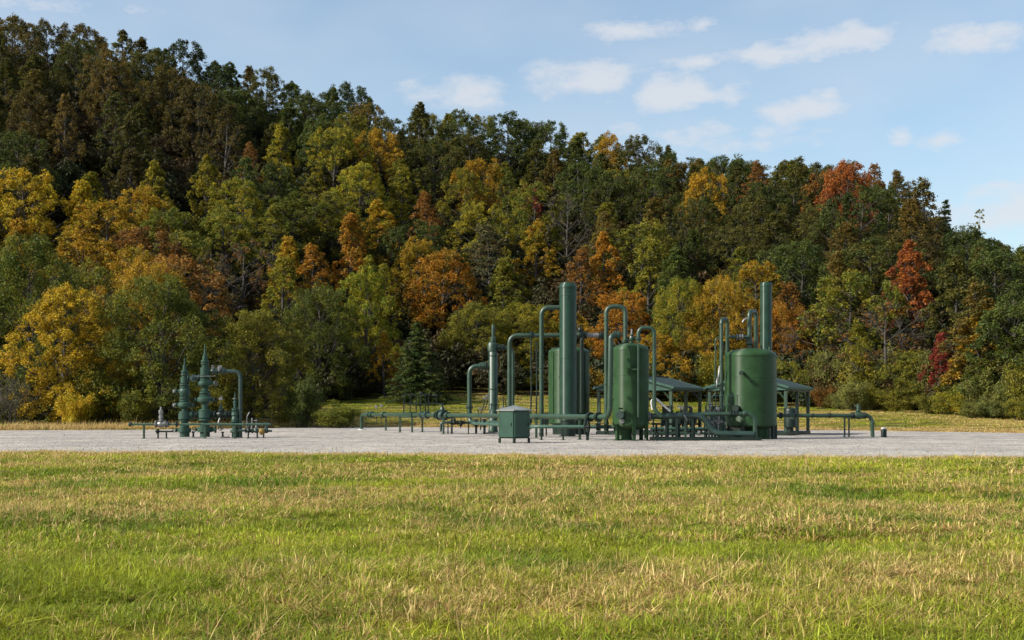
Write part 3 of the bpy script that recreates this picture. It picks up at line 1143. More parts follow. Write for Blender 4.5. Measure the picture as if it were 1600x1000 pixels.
FORM = {'broad': 'broad tree', 'oval': 'pointed tree', 'tall': 'tall narrow tree', 'sparse': 'thin-leaved tree', 'bare': 'half-bare tree', 'near': 'round-crowned tree', 'nearoval': 'upright tree',
        'spruce': 'spruce', 'cedar': 'conifer', 'pine': 'lone pine', 'shrub': 'shrub', 'twiggy': 'twiggy shrub'}
TR = np.random.default_rng(23)
PLACED = []          # dicts: x, y, H, W, kind, colour, px, pytop


def add_tree(x, y, H, W, kind, colour, sink=0.0, base_z=None):
    z = tz(x, y) if base_z is None else base_z
    d = dict(x=x, y=y, z=z - sink, H=H, W=W, kind=kind, colour=colour, px=CX + F * x / y, py=HY - F * (z + H - EYE) / y, pyb=HY - F * (z - EYE) / y)
    PLACED.append(d)
    return d


def hill_tree(px, py, Hm, Wm, kind, colour):
    """a tree on the slope whose top shows at (px, py): its depth is where the slope carries a tree of that height there"""
    lo, hi = 100.0, 285.0
    Ds = np.linspace(lo, hi, 371)
    X = (px - CX) / F * Ds
    Z = terrain(X, Ds) + Hm
    rows_ = HY - F * (Z - EYE) / Ds
    on = Ds >= it(FY, X) - 2
    k = np.where(on & (rows_ <= py))[0]
    i = k[0] if len(k) else int(np.argmin(rows_ + (~on) * 999))
    return add_tree(float(X[i]), float(Ds[i]), Hm, Wm, kind, colour)


def foot_tree(px, pytop, D, wpx, kind, colour):
    """a tree at the edge of the woods, at depth D"""
    x = px_x(px, D)
    z = tz(x, D)
    H = py_z(pytop, D) - z
    return add_tree(x, D, H, wpx * D / F, kind, colour)


# edge of the woods, left to right
foot_tree(48, 362, 124, 205, 'near', 'green')
foot_tree(98, 438, 117, 160, 'nearoval', 'yellow')
foot_tree(18, 585, 115, 90, 'twiggy', 'grey')
foot_tree(222, 396, 126, 165, 'near', 'gold')
foot_tree(258, 425, 119, 215, 'near', 'green')
foot_tree(165, 560, 118, 110, 'shrub', 'olive')
foot_tree(395, 482, 121, 190, 'near', 'olive')
foot_tree(470, 585, 118, 70, 'shrub', 'dkgreen')
foot_tree(528, 626, 117, 85, 'shrub', 'green')
foot_tree(500, 432, 148, 150, 'near', 'green')
foot_tree(574, 415, 157, 105, 'nearoval', 'lime')
foot_tree(605, 545, 156, 50, 'shrub', 'orange')
foot_tree(652, 506, 145, 118, 'spruce', 'dkgreen')
foot_tree(745, 470, 162, 130, 'near', 'olive')
foot_tree(815, 470, 164, 130, 'near', 'ygreen')
foot_tree(700, 520, 166, 100, 'nearoval', 'dkolive')
foot_tree(880, 480, 166, 110, 'nearoval', 'gold')
foot_tree(975, 452, 160, 115, 'nearoval', 'orange')
foot_tree(1065, 430, 156, 120, 'near', 'ygreen')
foot_tree(1125, 420, 154, 120, 'near', 'gold')
foot_tree(1175, 405, 160, 120, 'nearoval', 'gold')
foot_tree(1222, 462, 150, 110, 'near', 'orange')
foot_tree(1030, 520, 152, 90, 'nearoval', 'gold')
for (px, py, D, w, c) in [(1262, 560, 142, 70, 'olive'), (1300, 548, 140, 75, 'sage'), (1345, 535, 137, 85, 'ygreen'), (1392, 545, 136, 80, 'sage'), (1430, 552, 133, 70, 'olive'),
                          (1465, 548, 130, 75, 'sage'), (1504, 600, 121, 70, 'ygreen'), (1535, 565, 119, 80, 'sage'), (1572, 575, 117, 80, 'sage'), (1612, 560, 114, 90, 'olive'), (1655, 560, 112, 90, 'sage'),
                          (1288, 600, 138, 50, 'rust'), (1320, 605, 136, 60, 'sage'), (1368, 598, 134, 60, 'olive'), (1550, 615, 116, 60, 'sage'), (1410, 605, 131, 60, 'olive'), (1455, 610, 126, 55, 'olive'),
                          (-10, 610, 118, 90, 'olive'), (120, 605, 113, 60, 'yellow'), (330, 595, 117, 70, 'olive'), (215, 612, 115, 60, 'olive'), (560, 590, 157, 60, 'olive'), (618, 588, 160, 60, 'dkolive'), (705, 588, 160, 60, 'olive'), (775, 590, 159, 65, 'dkolive'), (835, 585, 158, 60, 'olive'),
                          (935, 575, 154, 70, 'gold'), (1005, 560, 150, 70, 'ygreen'), (1065, 555, 149, 70, 'gold'), (1120, 550, 148, 75, 'ygreen'), (1215, 565, 144, 70, 'olive'), (1335, 590, 132, 60, 'sage'), (1480, 600, 123, 60, 'olive'), (1520, 628, 116, 45, 'sage'), (1592, 618, 112, 60, 'olive')]:
    foot_tree(px, py, D, w, 'shrub', c)

# trees on the slope that stand out in the photograph
HERO = [  # px, py of the top, height m, width m, form, colour
    (40, 262, 15, 13, 'broad', 'yellow'), (168, 312, 13, 13, 'broad', 'gold'), (140, 268, 12, 8, 'oval', 'ygreen'), (240, 250, 14, 7.2, 'tall', 'ygreen'), (322, 242, 14, 9, 'oval', 'ygreen'),
    (270, 325, 12, 11, 'broad', 'green'), (440, 190, 16, 8.5, 'tall', 'ygreen'), (392, 222, 14, 8, 'sparse', 'rust'), (455, 300, 12, 13, 'broad', 'green'), (378, 375, 12, 10, 'bare', 'rust'), (340, 392, 11, 8, 'bare', 'brown'),
    (520, 195, 14, 11, 'broad', 'ygreen'), (595, 198, 14, 11, 'broad', 'gold'), (560, 250, 14, 12, 'broad', 'ygreen'), (625, 260, 14, 9, 'oval', 'ygreen'), (545, 332, 15, 9, 'oval', 'orange'), (450, 368, 13, 9, 'oval', 'gold'),
    (490, 380, 13, 9, 'sparse', 'orange'), (665, 298, 13, 8, 'oval', 'rust'), (650, 345, 13, 12, 'broad', 'dkgreen'), (750, 245, 14, 11, 'broad', 'gold'), (725, 262, 13, 9, 'broad', 'ygreen'), (825, 287, 11, 7, 'broad', 'crimson'),
    (755, 315, 12, 10, 'broad', 'ygreen'), (770, 350, 13, 11, 'sparse', 'grey'), (835, 342, 12, 8, 'oval', 'gold'), (690, 385, 14, 13, 'broad', 'orange'), (655, 372, 13, 9, 'broad', 'gold'), (790, 400, 13, 11, 'oval', 'olive'), (905, 385, 12, 8, 'sparse', 'rust'),
    (945, 330, 14, 10, 'sparse', 'brown'), (945, 360, 13, 8, 'oval', 'orange'), (1000, 345, 13, 13, 'broad', 'olive'), (885, 300, 13, 9, 'bare', 'grey'), (1085, 358, 11, 8, 'oval', 'dkgreen'), (1150, 352, 12, 11, 'broad', 'dkolive'),
    (1255, 372, 14, 12, 'broad', 'dkgreen'), (1000, 208, 15, 11, 'broad', 'dkolive'), (955, 205, 14, 8, 'broad', 'gold'), (1100, 262, 14, 10, 'broad', 'gold'), (1130, 240, 14, 12, 'broad', 'dkgreen'), (1185, 250, 14, 9, 'sparse', 'rust'),
    (1240, 245, 16, 12, 'broad', 'dkolive'), (1322, 248, 17, 11, 'broad', 'red'), (1288, 262, 15, 9, 'broad', 'rust'), (1362, 255, 15, 9, 'sparse', 'rust'), (1405, 265, 16, 9, 'sparse', 'brown'), (1440, 275, 17, 10, 'sparse', 'dkbrown'), (1345, 290, 15, 12, 'broad', 'dkgreen'),
    (1478, 308, 14, 6, 'cedar', 'pine'), (1418, 374, 14, 9, 'oval', 'red'), (1330, 420, 13, 12, 'broad', 'olive'), (1385, 470, 11, 10, 'bare', 'rust'), (1235, 440, 12, 10, 'sparse', 'rust'), (1275, 480, 10, 9, 'bare', 'rust'),
    (1525, 445, 13, 10, 'sparse', 'brown'), (1530, 478, 11, 9, 'oval', 'gold'), (1472, 520, 8, 5.5, 'oval', 'crimson'), (1310, 390, 13, 8, 'oval', 'brown'), (1560, 380, 14, 11, 'broad', 'dkgreen'), (1598, 382, 13, 10, 'broad', 'green'), (1590, 470, 12, 10, 'broad', 'dkgreen'),
    (1340, 505, 8, 7, 'oval', 'olive'), (1575, 530, 8, 8, 'broad', 'green'), (1430, 545, 6, 6, 'broad', 'olive'),
    (20, 22, 16, 12, 'broad', 'dkbrown'), (75, 28, 15, 10, 'broad', 'dkbrown'), (120, 55, 14, 10, 'broad', 'dkolive'), (190, 45, 16, 8, 'tall', 'dkolive'), (165, 70, 17, 10, 'broad', 'brown'), (240, 72, 15, 11, 'broad', 'dkolive'), (285, 62, 16, 13, 'broad', 'pine'), (340, 95, 14, 11, 'broad', 'pine'),  # upper-left crowns: dark leaf colours stand in for shade on that slope
    (415, 102, 15, 10, 'broad', 'dkolive'), (310, 125, 16, 11, 'broad', 'dkbrown'), (60, 110, 14, 10, 'oval', 'dkbrown'), (100, 145, 15, 8, 'sparse', 'brown'), (205, 180, 17, 9, 'tall', 'dkolive'), (30, 200, 14, 11, 'broad', 'dkgreen'), (480, 140, 14, 10, 'broad', 'dkgreen'), (548, 125, 16, 12, 'broad', 'pine'),
    (575, 160, 13, 10, 'broad', 'brown'), (655, 158, 15, 9, 'oval', 'dkolive'), (715, 170, 15, 10, 'broad', 'dkgreen'), (790, 172, 16, 13, 'broad', 'dkgreen'), (860, 188, 15, 10, 'broad', 'dkgreen'), (905, 212, 14, 8, 'tall', 'dkgreen'), (1045, 225, 13, 7, 'oval', 'dkolive'), (1020, 250, 15, 11, 'broad', 'dkgreen'),
    (430, 250, 13, 9, 'broad', 'dkgreen'), (600, 560, 8, 5, 'sparse', 'gold'), (520, 300, 13, 12, 'broad', 'olive'), (910, 250, 14, 12, 'broad', 'dkgreen'), (680, 215, 14, 12, 'broad', 'dkolive'), (1180, 300, 14, 11, 'broad', 'dkolive'), (350, 160, 15, 10, 'sparse', 'dkbrown'),
]
for h in HERO:
    hill_tree(*h)
foot_tree(1530, 327, 236, 42, 'pine', 'olive')

REGION = [  # x0, x1, y0, y1 (of the top), colours
    (-200, 230, -100, 250, 'dkbrown dkolive dkolive dkbrown dkgreen brown'), (230, 520, -100, 230, 'dkolive dkgreen dkbrown dkolive dkgreen'),  # upper left: palette kept dark, the slope's shade is put into the leaf colour
    (-200, 230, 250, 700, 'gold gold ygreen yellow olive'), (230, 480, 230, 420, 'dkgreen ygreen olive olive rust'), (520, 860, 0, 230, 'dkgreen dkolive green olive'), (480, 700, 230, 360, 'ygreen gold green olive ygreen'),
    (700, 860, 230, 360, 'ygreen gold olive green'), (400, 740, 360, 560, 'gold gold ygreen orange olive'), (740, 900, 330, 600, 'olive olive grey gold ygreen'), (860, 1280, 0, 390, 'dkgreen dkolive olive olive brown'),
    (880, 1260, 390, 650, 'gold olive gold ygreen'), (1260, 1850, 0, 430, 'dkgreen dkolive dkbrown brown dkgreen'), (1260, 1850, 430, 700, 'green olive rust dkolive brown')]


def region_colour(px, py):
    for (a, b, c, d, s) in REGION:
        if a <= px < b and c <= py < d:
            return str(TR.choice(s.split()))
    return 'dkolive'


STEP = 8.7
fill = 0
row = 0
y = 128.0
while y < 278:
    row += 1
    half = 0.415 * y + 10
    x = -half + (row % 2) * STEP * .5
    while x < half + 6:
        X, Y = x + TR.normal(0, 1.7), y + TR.normal(0, 1.5)
        x += STEP
        f0, r0 = float(it(FY, X)), float(it(RY, X))
        if Y < f0 + 5 or Y > r0 + 4:
            continue
        if any((p_['x'] - X) ** 2 + ((p_['y'] - Y) * 1.0) ** 2 < 42 for p_ in PLACED):
            continue
        kind = str(TR.choice(['broad', 'broad', 'oval', 'oval', 'tall', 'sparse']))
        H = TR.uniform(11.0, 14.5)
        W = {'broad': 11.2, 'oval': 9.4, 'tall': 8.2, 'sparse': 9.2}[kind] * TR.uniform(.88, 1.12)
        px, py = CX + F * X / Y, HY - F * (tz(X, Y) + H - EYE) / Y
        sk = np.interp(px, [s[0] for s in SKY], [s[1] for s in SKY])
        if py < sk:                                    # keep the skyline of the photograph
            H = H - (sk - py) * Y / F
            py = sk
            if H < 6.5:
                continue
        add_tree(X, Y, H, W, kind, region_colour(px, py))
        fill += 1
    y += STEP * .88
# labels that single each one out: look, height on the slope, what it stands above, then its place among those alike
ZONES = [(-999, 120, 'by the left edge'), (120, 215, 'left of the wellheads'), (215, 300, 'above the shorter wellhead'), (300, 430, 'right of the taller wellhead'), (430, 540, 'between wellheads and long pipe'), (540, 625, 'above the pipe elbow'),
         (625, 700, 'above the valve cage'), (700, 790, 'above the slim capped column'), (790, 865, 'above the grey-roofed cabinet'), (865, 925, 'behind the tallest column'), (925, 1015, 'above the slimmer tank'),
         (1015, 1105, 'above the first shelter'), (1105, 1215, 'above the wide tank'), (1215, 1290, 'above the second shelter'), (1290, 1375, 'above the pipe valve'), (1375, 1480, 'above the small bollard'), (1480, 2999, 'by the right edge')]
ORD = ['leftmost', 'second from left', 'third from left', 'fourth from left', 'fifth from left', 'sixth from left', 'seventh from left', 'eighth from left', 'ninth from left', 'tenth from left', 'eleventh from left', 'twelfth from left']


def zone(px):
    return next(s for (a, b, s) in ZONES if a <= px < b)


groups = {}
for d in PLACED:
    sk = np.interp(d['px'], [s[0] for s in SKY], [s[1] for s in SKY])
    fy0, ry0 = float(it(FY, d['x'])), float(it(RY, d['x']))
    hh = (d['y'] - fy0) / (ry0 - fy0)
    if d['py'] < sk + 30:
        band = 'on the skyline'
    elif hh < .06:
        band = 'at the foot of the woods'
    elif hh < .36:
        band = 'low on the slope'
    elif hh < .66:
        band = 'halfway up the slope'
    else:
        band = 'high on the slope'
    if d['kind'] == 'spruce':
        lab = 'dark spruce with drooping boughs on the grass edge above the valve cage'
    elif d['kind'] == 'pine':
        lab = 'lone open-branched pine standing above the skyline by the right edge'
    else:
        lab = '%s %s %s %s' % (PAL[d['colour']][0], FORM[d['kind']], band, zone(d['px']))
    groups.setdefault(lab, []).append(d)
for lab, ds in groups.items():
    ds.sort(key=lambda q: q['px'])
    for i, d in enumerate(ds):
        d['label'] = lab if len(ds) == 1 else '%s, %s' % (lab, ORD[min(i, 11)] if len(ds) > 2 else ('left one', 'right one')[i])

NAMES = {'spruce': 'spruce_tree', 'cedar': 'conifer_tree', 'pine': 'pine_tree', 'shrub': 'shrub', 'twiggy': 'twiggy_shrub', 'bare': 'half_bare_tree', 'sparse': 'thin_leaved_tree'}
for i, d in enumerate(PLACED):
    v = LIB[d['kind']][int(TR.integers(0, len(LIB[d['kind']])))]
    shr = d['kind'] in ('shrub', 'twiggy')
    root = thing(NAMES.get(d['kind'], 'broadleaf_tree'), d['label'], 'shrub' if shr else 'tree', (d['x'], d['y'], d['z']), TR.uniform(0, 6.28), 'shrubs along the edge of the woods' if shr else 'trees of the wooded hill')
    sxy, sz = d['W'] / v['W'], d['H'] / v['H']
    root.scale = (sxy, sxy * TR.uniform(.93, 1.07), sz)
    tk = link_obj('stem' if shr else 'trunk', v['trunk'], root)
    cr = link_obj('foliage' if shr else 'crown', v['crown'], root)
    _, c0, c1 = PAL[d['colour']]
    j = TR.uniform(.82, 1.18)
    cr.color = (c0[0] * j * TR.uniform(.9, 1.12), c0[1] * j * TR.uniform(.92, 1.08), c0[2] * j, 1)
    cr['leaf_tint'] = [float(q * j) for q in c1]

# understorey on the slope: low brush that nobody could count
BR = np.random.default_rng(31)
brush = [make_shrub('brush', 900 + i, 3.2, 4.2, .26, 45, 12, 'brush') for i in range(3)]
coll = source_collection('understorey_brush', [b['crown'] for b in brush])
n = 2600
y = BR.uniform(118, 276, n)
x = BR.uniform(-1, 1, n) * (0.43 * y + 10)
k = (y > it(FY, x) + 0.5) & (y < it(RY, x) + 5)
x, y = x[k], y[k]
n = len(x)
cols = np.array([[.045, .042, .016], [.060, .050, .018], [.075, .048, .018], [.035, .045, .016]])[BR.integers(0, 4, n)] * BR.uniform(.7, 1.2, n)[:, None]
scatter('forest_undergrowth', np.stack([x, y, terrain(x, y) - .1], -1), BR.integers(0, 3, n), BR.uniform(.9, 1.9, n), cols, coll, 'low brush and saplings beneath the trees of the hillside', 0.08)

# ---------------------------------------------------------------- plant equipment
UP = Vector((0, 0, 1))
GZP = 0.02                                         # top of the gravel


def w3(px, py, D):
    return px2w(px, py, D)


def gp(px, D):
    return Vector((px_x(px, D), D, GZP))


def pipe(parent, pts, r, mat='pipe', bend=None, name='pipe', seg=14):
    return MB().tube(fillet(pts, bend if bend else r * 3.2), r, seg).build(name, mat, parent)


def flange(parent, pos, axis, r, mat='pipe', t=0.07, name='flange', pair=True):
    mb = MB()
    a = Vector(axis).normalized()
    pos = Vector(pos)
    n = 2 if pair else 1
    for k in range(n):
        c = pos + a * ((k - (n - 1) / 2) * t * 1.25)
        mb.cyl(c - a * t / 2, c + a * t / 2, r, 20)
    # bolts through the pair
    q = a.to_track_quat('Z', 'Y')
    for k in range(8):
        b = q @ Vector((r * .82 * math.cos(k * .7854), r * .82 * math.sin(k * .7854), 0)) + pos
        mb.cyl(b - a * t * 1.5, b + a * t * 1.5, r * .09, 6)
    return mb.build(name, mat, parent)


def clamp_band(parent, pos, axis, r, mat='dark', t=.06):
    a = Vector(axis).normalized()
    pos = Vector(pos)
    return MB().lathe([(r * 1.12, -t / 2), (r * 1.22, -t / 3), (r * 1.22, t / 3), (r * 1.12, t / 2)], pos, a, 18).build('clamp_band', mat, parent)


def handwheel(parent, pos, axis, r, mat='dark', tube=None):
    mb = MB()
    a = Vector(axis).normalized()
    pos = Vector(pos)
    tube = tube or r * .12
    mb.torus(pos, a, r, tube)
    q = a.to_track_quat('Z', 'Y')
    for k in range(3):
        d = q @ Vector((math.cos(k * 1.047), math.sin(k * 1.047), 0))
        mb.cyl(pos - d * r, pos + d * r, tube * .6, 6)
    mb.cyl(pos - a * r * .3, pos + a * r * .3, r * .2, 8)
    return mb.build('handwheel', mat, parent)


def valve(parent, pos, axis, r, mat='pipe', up=UP, stem=.5, wheel=.2, wmat='dark', bmat=None, name='valve'):
    """gate valve on a pipe: body with end flanges, and bonnet, stem and handwheel as its own pieces"""
    pos = Vector(pos)
    a = Vector(axis).normalized()
    L = r * 2.6
    mb = MB().lathe([(r * 1.0, -L), (r * 1.75, -L), (r * 1.75, -L * .82), (r * 1.05, -L * .8), (r * 1.2, -L * .5), (r * 1.6, -L * .2), (r * 1.65, 0), (r * 1.6, L * .2), (r * 1.2, L * .5), (r * 1.05, L * .8), (r * 1.75, L * .82), (r * 1.75, L), (r * 1.0, L)], pos, a, 20)
    v = mb.build(name, mat, parent)
    u = Vector(up).normalized()
    MB().lathe([(r * 1.0, r * 1.2), (r * 1.0, r * 1.7), (r * 1.45, r * 1.75), (r * 1.45, r * 2.05), (r * .8, r * 2.1), (r * .55, r * 2.1 + stem * .45), (r * .3, r * 2.1 + stem * .5), (r * .22, r * 2.1 + stem)], pos, u, 16).build('bonnet', bmat or mat, v)
    if wheel:
        handwheel(v, pos + u * (r * 2.1 + stem * .85), u, wheel, wmat)
    return v


def post(parent, px, D, ztop, w=.09, mat='pipe', plate=True, name='support_post'):
    x = px_x(px, D)
    mb = MB().box((x, D, (ztop + GZP) / 2), (w, w, ztop - GZP))
    if plate:
        mb.box((x, D, GZP + .012), (w * 2.2, w * 2.2, .024))
    return mb.build(name, mat, parent)


def saddle(parent, pos, r, mat='dark'):
    pos = Vector(pos)
    return MB().box(pos - UP * (r + .03), (r * 2.2, .14, .06)).build('saddle', mat, parent)


def gauge(parent, pos, r=.09, mat='silver', face=(0, -1, 0)):
    pos = Vector(pos)
    f = Vector(face).normalized()
    g_ = MB().cyl(pos - f * .03, pos + f * .03, r, 16).cyl(pos - UP * (r + .14), pos - UP * r * .9, .018, 8).build('gauge', mat, parent)
    MB().cyl(pos + f * .03, pos + f * .036, r * .86, 16).build('dial', 'silver', g_)
    return g_


# --- wellheads
def stack(parent, x, y, items):
    """items: (part name, material, [(radius, height)...])"""
    for (nm, mt, prof) in items:
        MB().lathe(prof, (x, y, 0), UP, 24).build(nm, mt, parent)


def ring(r, z0, z1, ch=.03):
    return [(r - ch, z0), (r, z0 + ch), (r, z1 - ch), (r - ch, z1)]


def studs(parent, x, y, r, z, n=10, mat='well'):
    mb = MB()
    for k in range(n):
        a = k * 2 * math.pi / n
        mb.cyl((x + r * math.cos(a), y + r * math.sin(a), z - .12), (x + r * math.cos(a), y + r * math.sin(a), z + .12), .028, 6)
    return mb.build('stud_ring', mat, parent)


def steps(items):
    """profile of stacked short cylinders: (radius, z0, z1)"""
    out = []
    for (r, z0, z1) in items:
        ch = min(.02, r * .2, (z1 - z0) * .3)
        out += [(r - ch, z0), (r, z0 + ch), (r, z1 - ch), (r - ch, z1)]
    return out


def bolted(parent, x, y, r, neck, z, mat='well', n=12):
    """a pair of thick flanges held by studs round a narrower neck"""
    f_ = MB().lathe(steps([(r, z - .13, z - .03), (neck, z - .03, z + .03), (r, z + .03, z + .13)]), (x, y, 0), UP, 28).build('flange', mat, parent)
    mb = MB()
    for k in range(n):
        a = (k + .5) * 2 * math.pi / n
        mb.cyl((x + r * .86 * math.cos(a), y + r * .86 * math.sin(a), z - .19), (x + r * .86 * math.cos(a), y + r * .86 * math.sin(a), z + .19), .027, 6)
    mb.build('studs', 'pipe2', f_)
    return f_


DW = 76.0
X1, X2, X3 = px_x(288.5, DW), px_x(320.3, DW), px_x(367.5, DW)
wa = thing('wellhead', 'shorter of two green wellhead stacks on the gravel, tapering to a thin tip', 'wellhead', (X1, DW, 0), group='wellheads on the gravel')
stack(wa, X1, DW, [
    ('casing_head', 'well', steps([(.36, -.05, .08), (.29, .08, .34), (.38, .34, .62), (.27, .62, .78), (.2, .78, .98)])),
    ('lower_spool', 'well', steps([(.34, .98, 1.06), (.3, 1.06, 1.12), (.36, 1.12, 1.48), (.32, 1.48, 1.6), (.17, 1.6, 1.82)])),
    ('master_valve', 'well', [(.2, 1.76), (.3, 1.82), (.38, 1.88), (.40, 1.98), (.38, 2.08), (.3, 2.14), (.19, 2.2)]),
    ('upper_valve', 'well', [(.18, 2.42), (.24, 2.48), (.29, 2.58), (.33, 2.72), (.33, 2.84), (.28, 2.94), (.18, 3.0)]),
    ('tree_body', 'well', steps([(.2, 3.2, 3.26), (.235, 3.26, 3.62), (.16, 3.62, 3.72)])),
    ('tree_cap', 'well', steps([(.22, 3.74, 3.84), (.17, 3.84, 3.89), (.205, 3.89, 4.02), (.12, 4.02, 4.08)])),
    ('tip', 'well', steps([(.10, 4.06, 4.3), (.055, 4.3, 4.5), (.035, 4.5, 4.76)]))])
for (r, nk, z) in ((.29, .15, 2.31), (.27, .14, 3.1)):
    bolted(wa, X1, DW, r, nk, z)
for (z, s) in ((2.80, -1), (1.98, -1), (1.98, 1), (.48, -1)):
    v = MB().cyl((X1 + s * .3, DW, z), (X1 + s * .5, DW, z), .085, 12).cyl((X1 + s * .46, DW, z), (X1 + s * .54, DW, z), .14, 14).build('outlet', 'well', wa)
    handwheel(v, (X1 + s * .64, DW, z), (1, -.5, 0), .13, 'silver' if s < 0 and z > 1 else 'dark')

wb = thing('wellhead', 'tallest green wellhead stack, with an overhead pipe leaving its upper side', 'wellhead', (X2, DW, 0), group='wellheads on the gravel')
stack(wb, X2, DW, [
    ('casing_head', 'well', steps([(.34, -.05, .1), (.29, .1, .36), (.44, .36, .68), (.29, .68, .86), (.22, .86, 1.04)])),
    ('lower_spool', 'well', steps([(.38, 1.04, 1.14), (.33, 1.14, 1.2), (.39, 1.2, 1.6), (.34, 1.6, 1.72)])),
    ('neck', 'well', steps([(.19, 1.7, 2.1)])),
    ('master_valve', 'well', [(.24, 2.06), (.36, 2.12), (.45, 2.18), (.47, 2.28), (.45, 2.4), (.36, 2.46), (.24, 2.52)]),
    ('middle_spool', 'well', steps([(.22, 2.74, 2.84), (.2, 2.84, 3.02), (.18, 3.02, 3.08)])),
    ('upper_valve', 'well', [(.24, 3.06), (.34, 3.1), (.42, 3.17), (.44, 3.26), (.42, 3.36), (.34, 3.42), (.22, 3.46)]),
    ('tree_body', 'well', steps([(.24, 3.66, 3.72), (.28, 3.72, 4.2), (.18, 4.2, 4.38)])),
    ('tree_cap', 'well', steps([(.24, 4.38, 4.46), (.2, 4.46, 4.5), (.235, 4.5, 4.64), (.15, 4.64, 4.7)])),
    ('tip', 'well', steps([(.15, 4.68, 4.9), (.1, 4.9, 5.0), (.065, 5.0, 5.3), (.038, 5.3, 5.6)]))])
for (r, nk, z) in ((.32, .17, 2.62), (.32, .17, 3.56)):
    bolted(wb, X2, DW, r, nk, z)
for (z, s) in ((2.28, -1), (2.28, 1), (3.26, 1), (.52, -1)):
    v = MB().cyl((X2 + s * .38, DW - .05, z), (X2 + s * .56, DW - .05, z), .08, 12).cyl((X2 + s * .5, DW - .05, z), (X2 + s * .57, DW - .05, z), .13, 14).build('outlet', 'well', wb)
    handwheel(v, (X2 + s * .66, DW - .05, z), (1, -.6, 0), .14, 'dark' if z < 3 else 'silver')
MB().box((X2 + .12, DW - .46, 3.68), (1.2, .03, .03)).build('lever', 'silver', wb)
MB().cyl((X2 + .2, DW, .52), (X2 + .62, DW, .52), .13, 14).cyl((X2 + .58, DW, .52), (X2 + .66, DW, .52), .21, 16).build('outlet', 'well', wb)

wc = thing('casing_valve_stack', 'small slim green valve stack beside the overhead pipe drop', 'valve stack', (X3, DW, 0))
stack(wc, X3, DW, [
    ('casing_head', 'well', steps([(.2, -.05, .3), (.29, .34, .5), (.19, .5, .62), (.15, .62, .84)])),
    ('valve_body', 'well', [(.15, 1.0), (.22, 1.04), (.25, 1.12), (.22, 1.22), (.2, 1.3), (.24, 1.38), (.22, 1.5), (.14, 1.56)]),
    ('bonnet', 'well', steps([(.16, 1.62, 1.78), (.1, 1.78, 2.08)])),
    ('tip', 'well', steps([(.12, 2.06, 2.2), (.07, 2.2, 2.46), (.05, 2.46, 2.62), (.03, 2.62, 2.78)]))])
bolted(wc, X3, DW, .24, .15, .93, n=8)
bolted(wc, X3, DW, .2, .13, 1.62, n=8)
handwheel(wc, (X3, DW, 2.34), UP, .14, 'silver')

# overhead pipe and cross pipes between the wellheads
z1 = py_z(580, DW)
op = thing('overhead_flow_pipe', 'green overhead pipe bending down from the taller wellhead', 'pipe', (px_x(375.5, DW), DW, 0), group='well pipework')
pipe(op, [(X2 + .26, DW, z1), (px_x(375.5, DW), DW, z1), (px_x(375.5, DW), DW, GZP - .05)], .115, 'pipe2', .4)
valve(op, (px_x(333, DW), DW, z1), (1, 0, 0), .1, 'pipe2', UP, .12, .12, 'silver', 'silver')
valve(op, (px_x(343.5, DW), DW, z1), (1, 0, 0), .1, 'pipe2', (.1, -.6, 1), .12, .13, 'silver', 'silver')
flange(op, (px_x(350, DW), DW, z1), (1, 0, 0), .17, 'pipe2')
for py in (618, 640):
    clamp_band(op, w3(375.5, py, DW), UP, .115, 'pipe2')
cp = thing('wellhead_cross_pipe', 'flanged green cross pipes joining the two wellheads', 'pipe', (px_x(304, DW), DW, 0), group='well pipework')
z2, z3 = py_z(591, DW), py_z(648, DW)
pipe(cp, [(X1 + .2, DW, z2), (X2 - .25, DW, z2)], .10, 'well')
valve(cp, (px_x(302.5, DW), DW, z2), (1, 0, 0), .13, 'pipe2', (0, -1, 0), .12, .15, 'pipe2')
pipe(cp, [(X1 + .3, DW, z3), (X2 - .3, DW, z3)], .15, 'well')
flange(cp, (px_x(300, DW), DW, z3), (1, 0, 0), .26, 'well')
flange(cp, (px_x(308, DW), DW, z3), (1, 0, 0), .24, 'dark')
cq = thing('wing_pipe', 'flanged pipe with bright actuator from taller wellhead to small valve stack', 'pipe', (px_x(344, DW), DW, 0), group='well pipework')
pipe(cq, [(X2 + .3, DW, z3), (X3 - .15, DW, z3)], .12, 'dark')
for px in (331, 336, 352, 358):
    flange(cq, (px_x(px, DW), DW, z3), (1, 0, 0), .21, 'dark', pair=False)
v = valve(cq, (px_x(345, DW), DW, z3), (1, 0, 0), .15, 'dark', UP, .45, 0, bmat='pipe2')
MB().box((px_x(345, DW), DW, z3 + .95), (.2, .14, .16)).box((px_x(346, DW), DW, z3 + 1.06), (.1, .1, .12)).build('actuator', 'silver', v)
pipe(cq, [(px_x(345, DW), DW - .1, z3 - .15), (px_x(342, DW), DW - .25, z3 - .5), (px_x(348, DW), DW - .3, .55)], .05, 'silver', .15, 'drain_hose')
handwheel(cq, (px_x(347, DW), DW - .35, .62), (0, -1, 0), .15, 'dark')

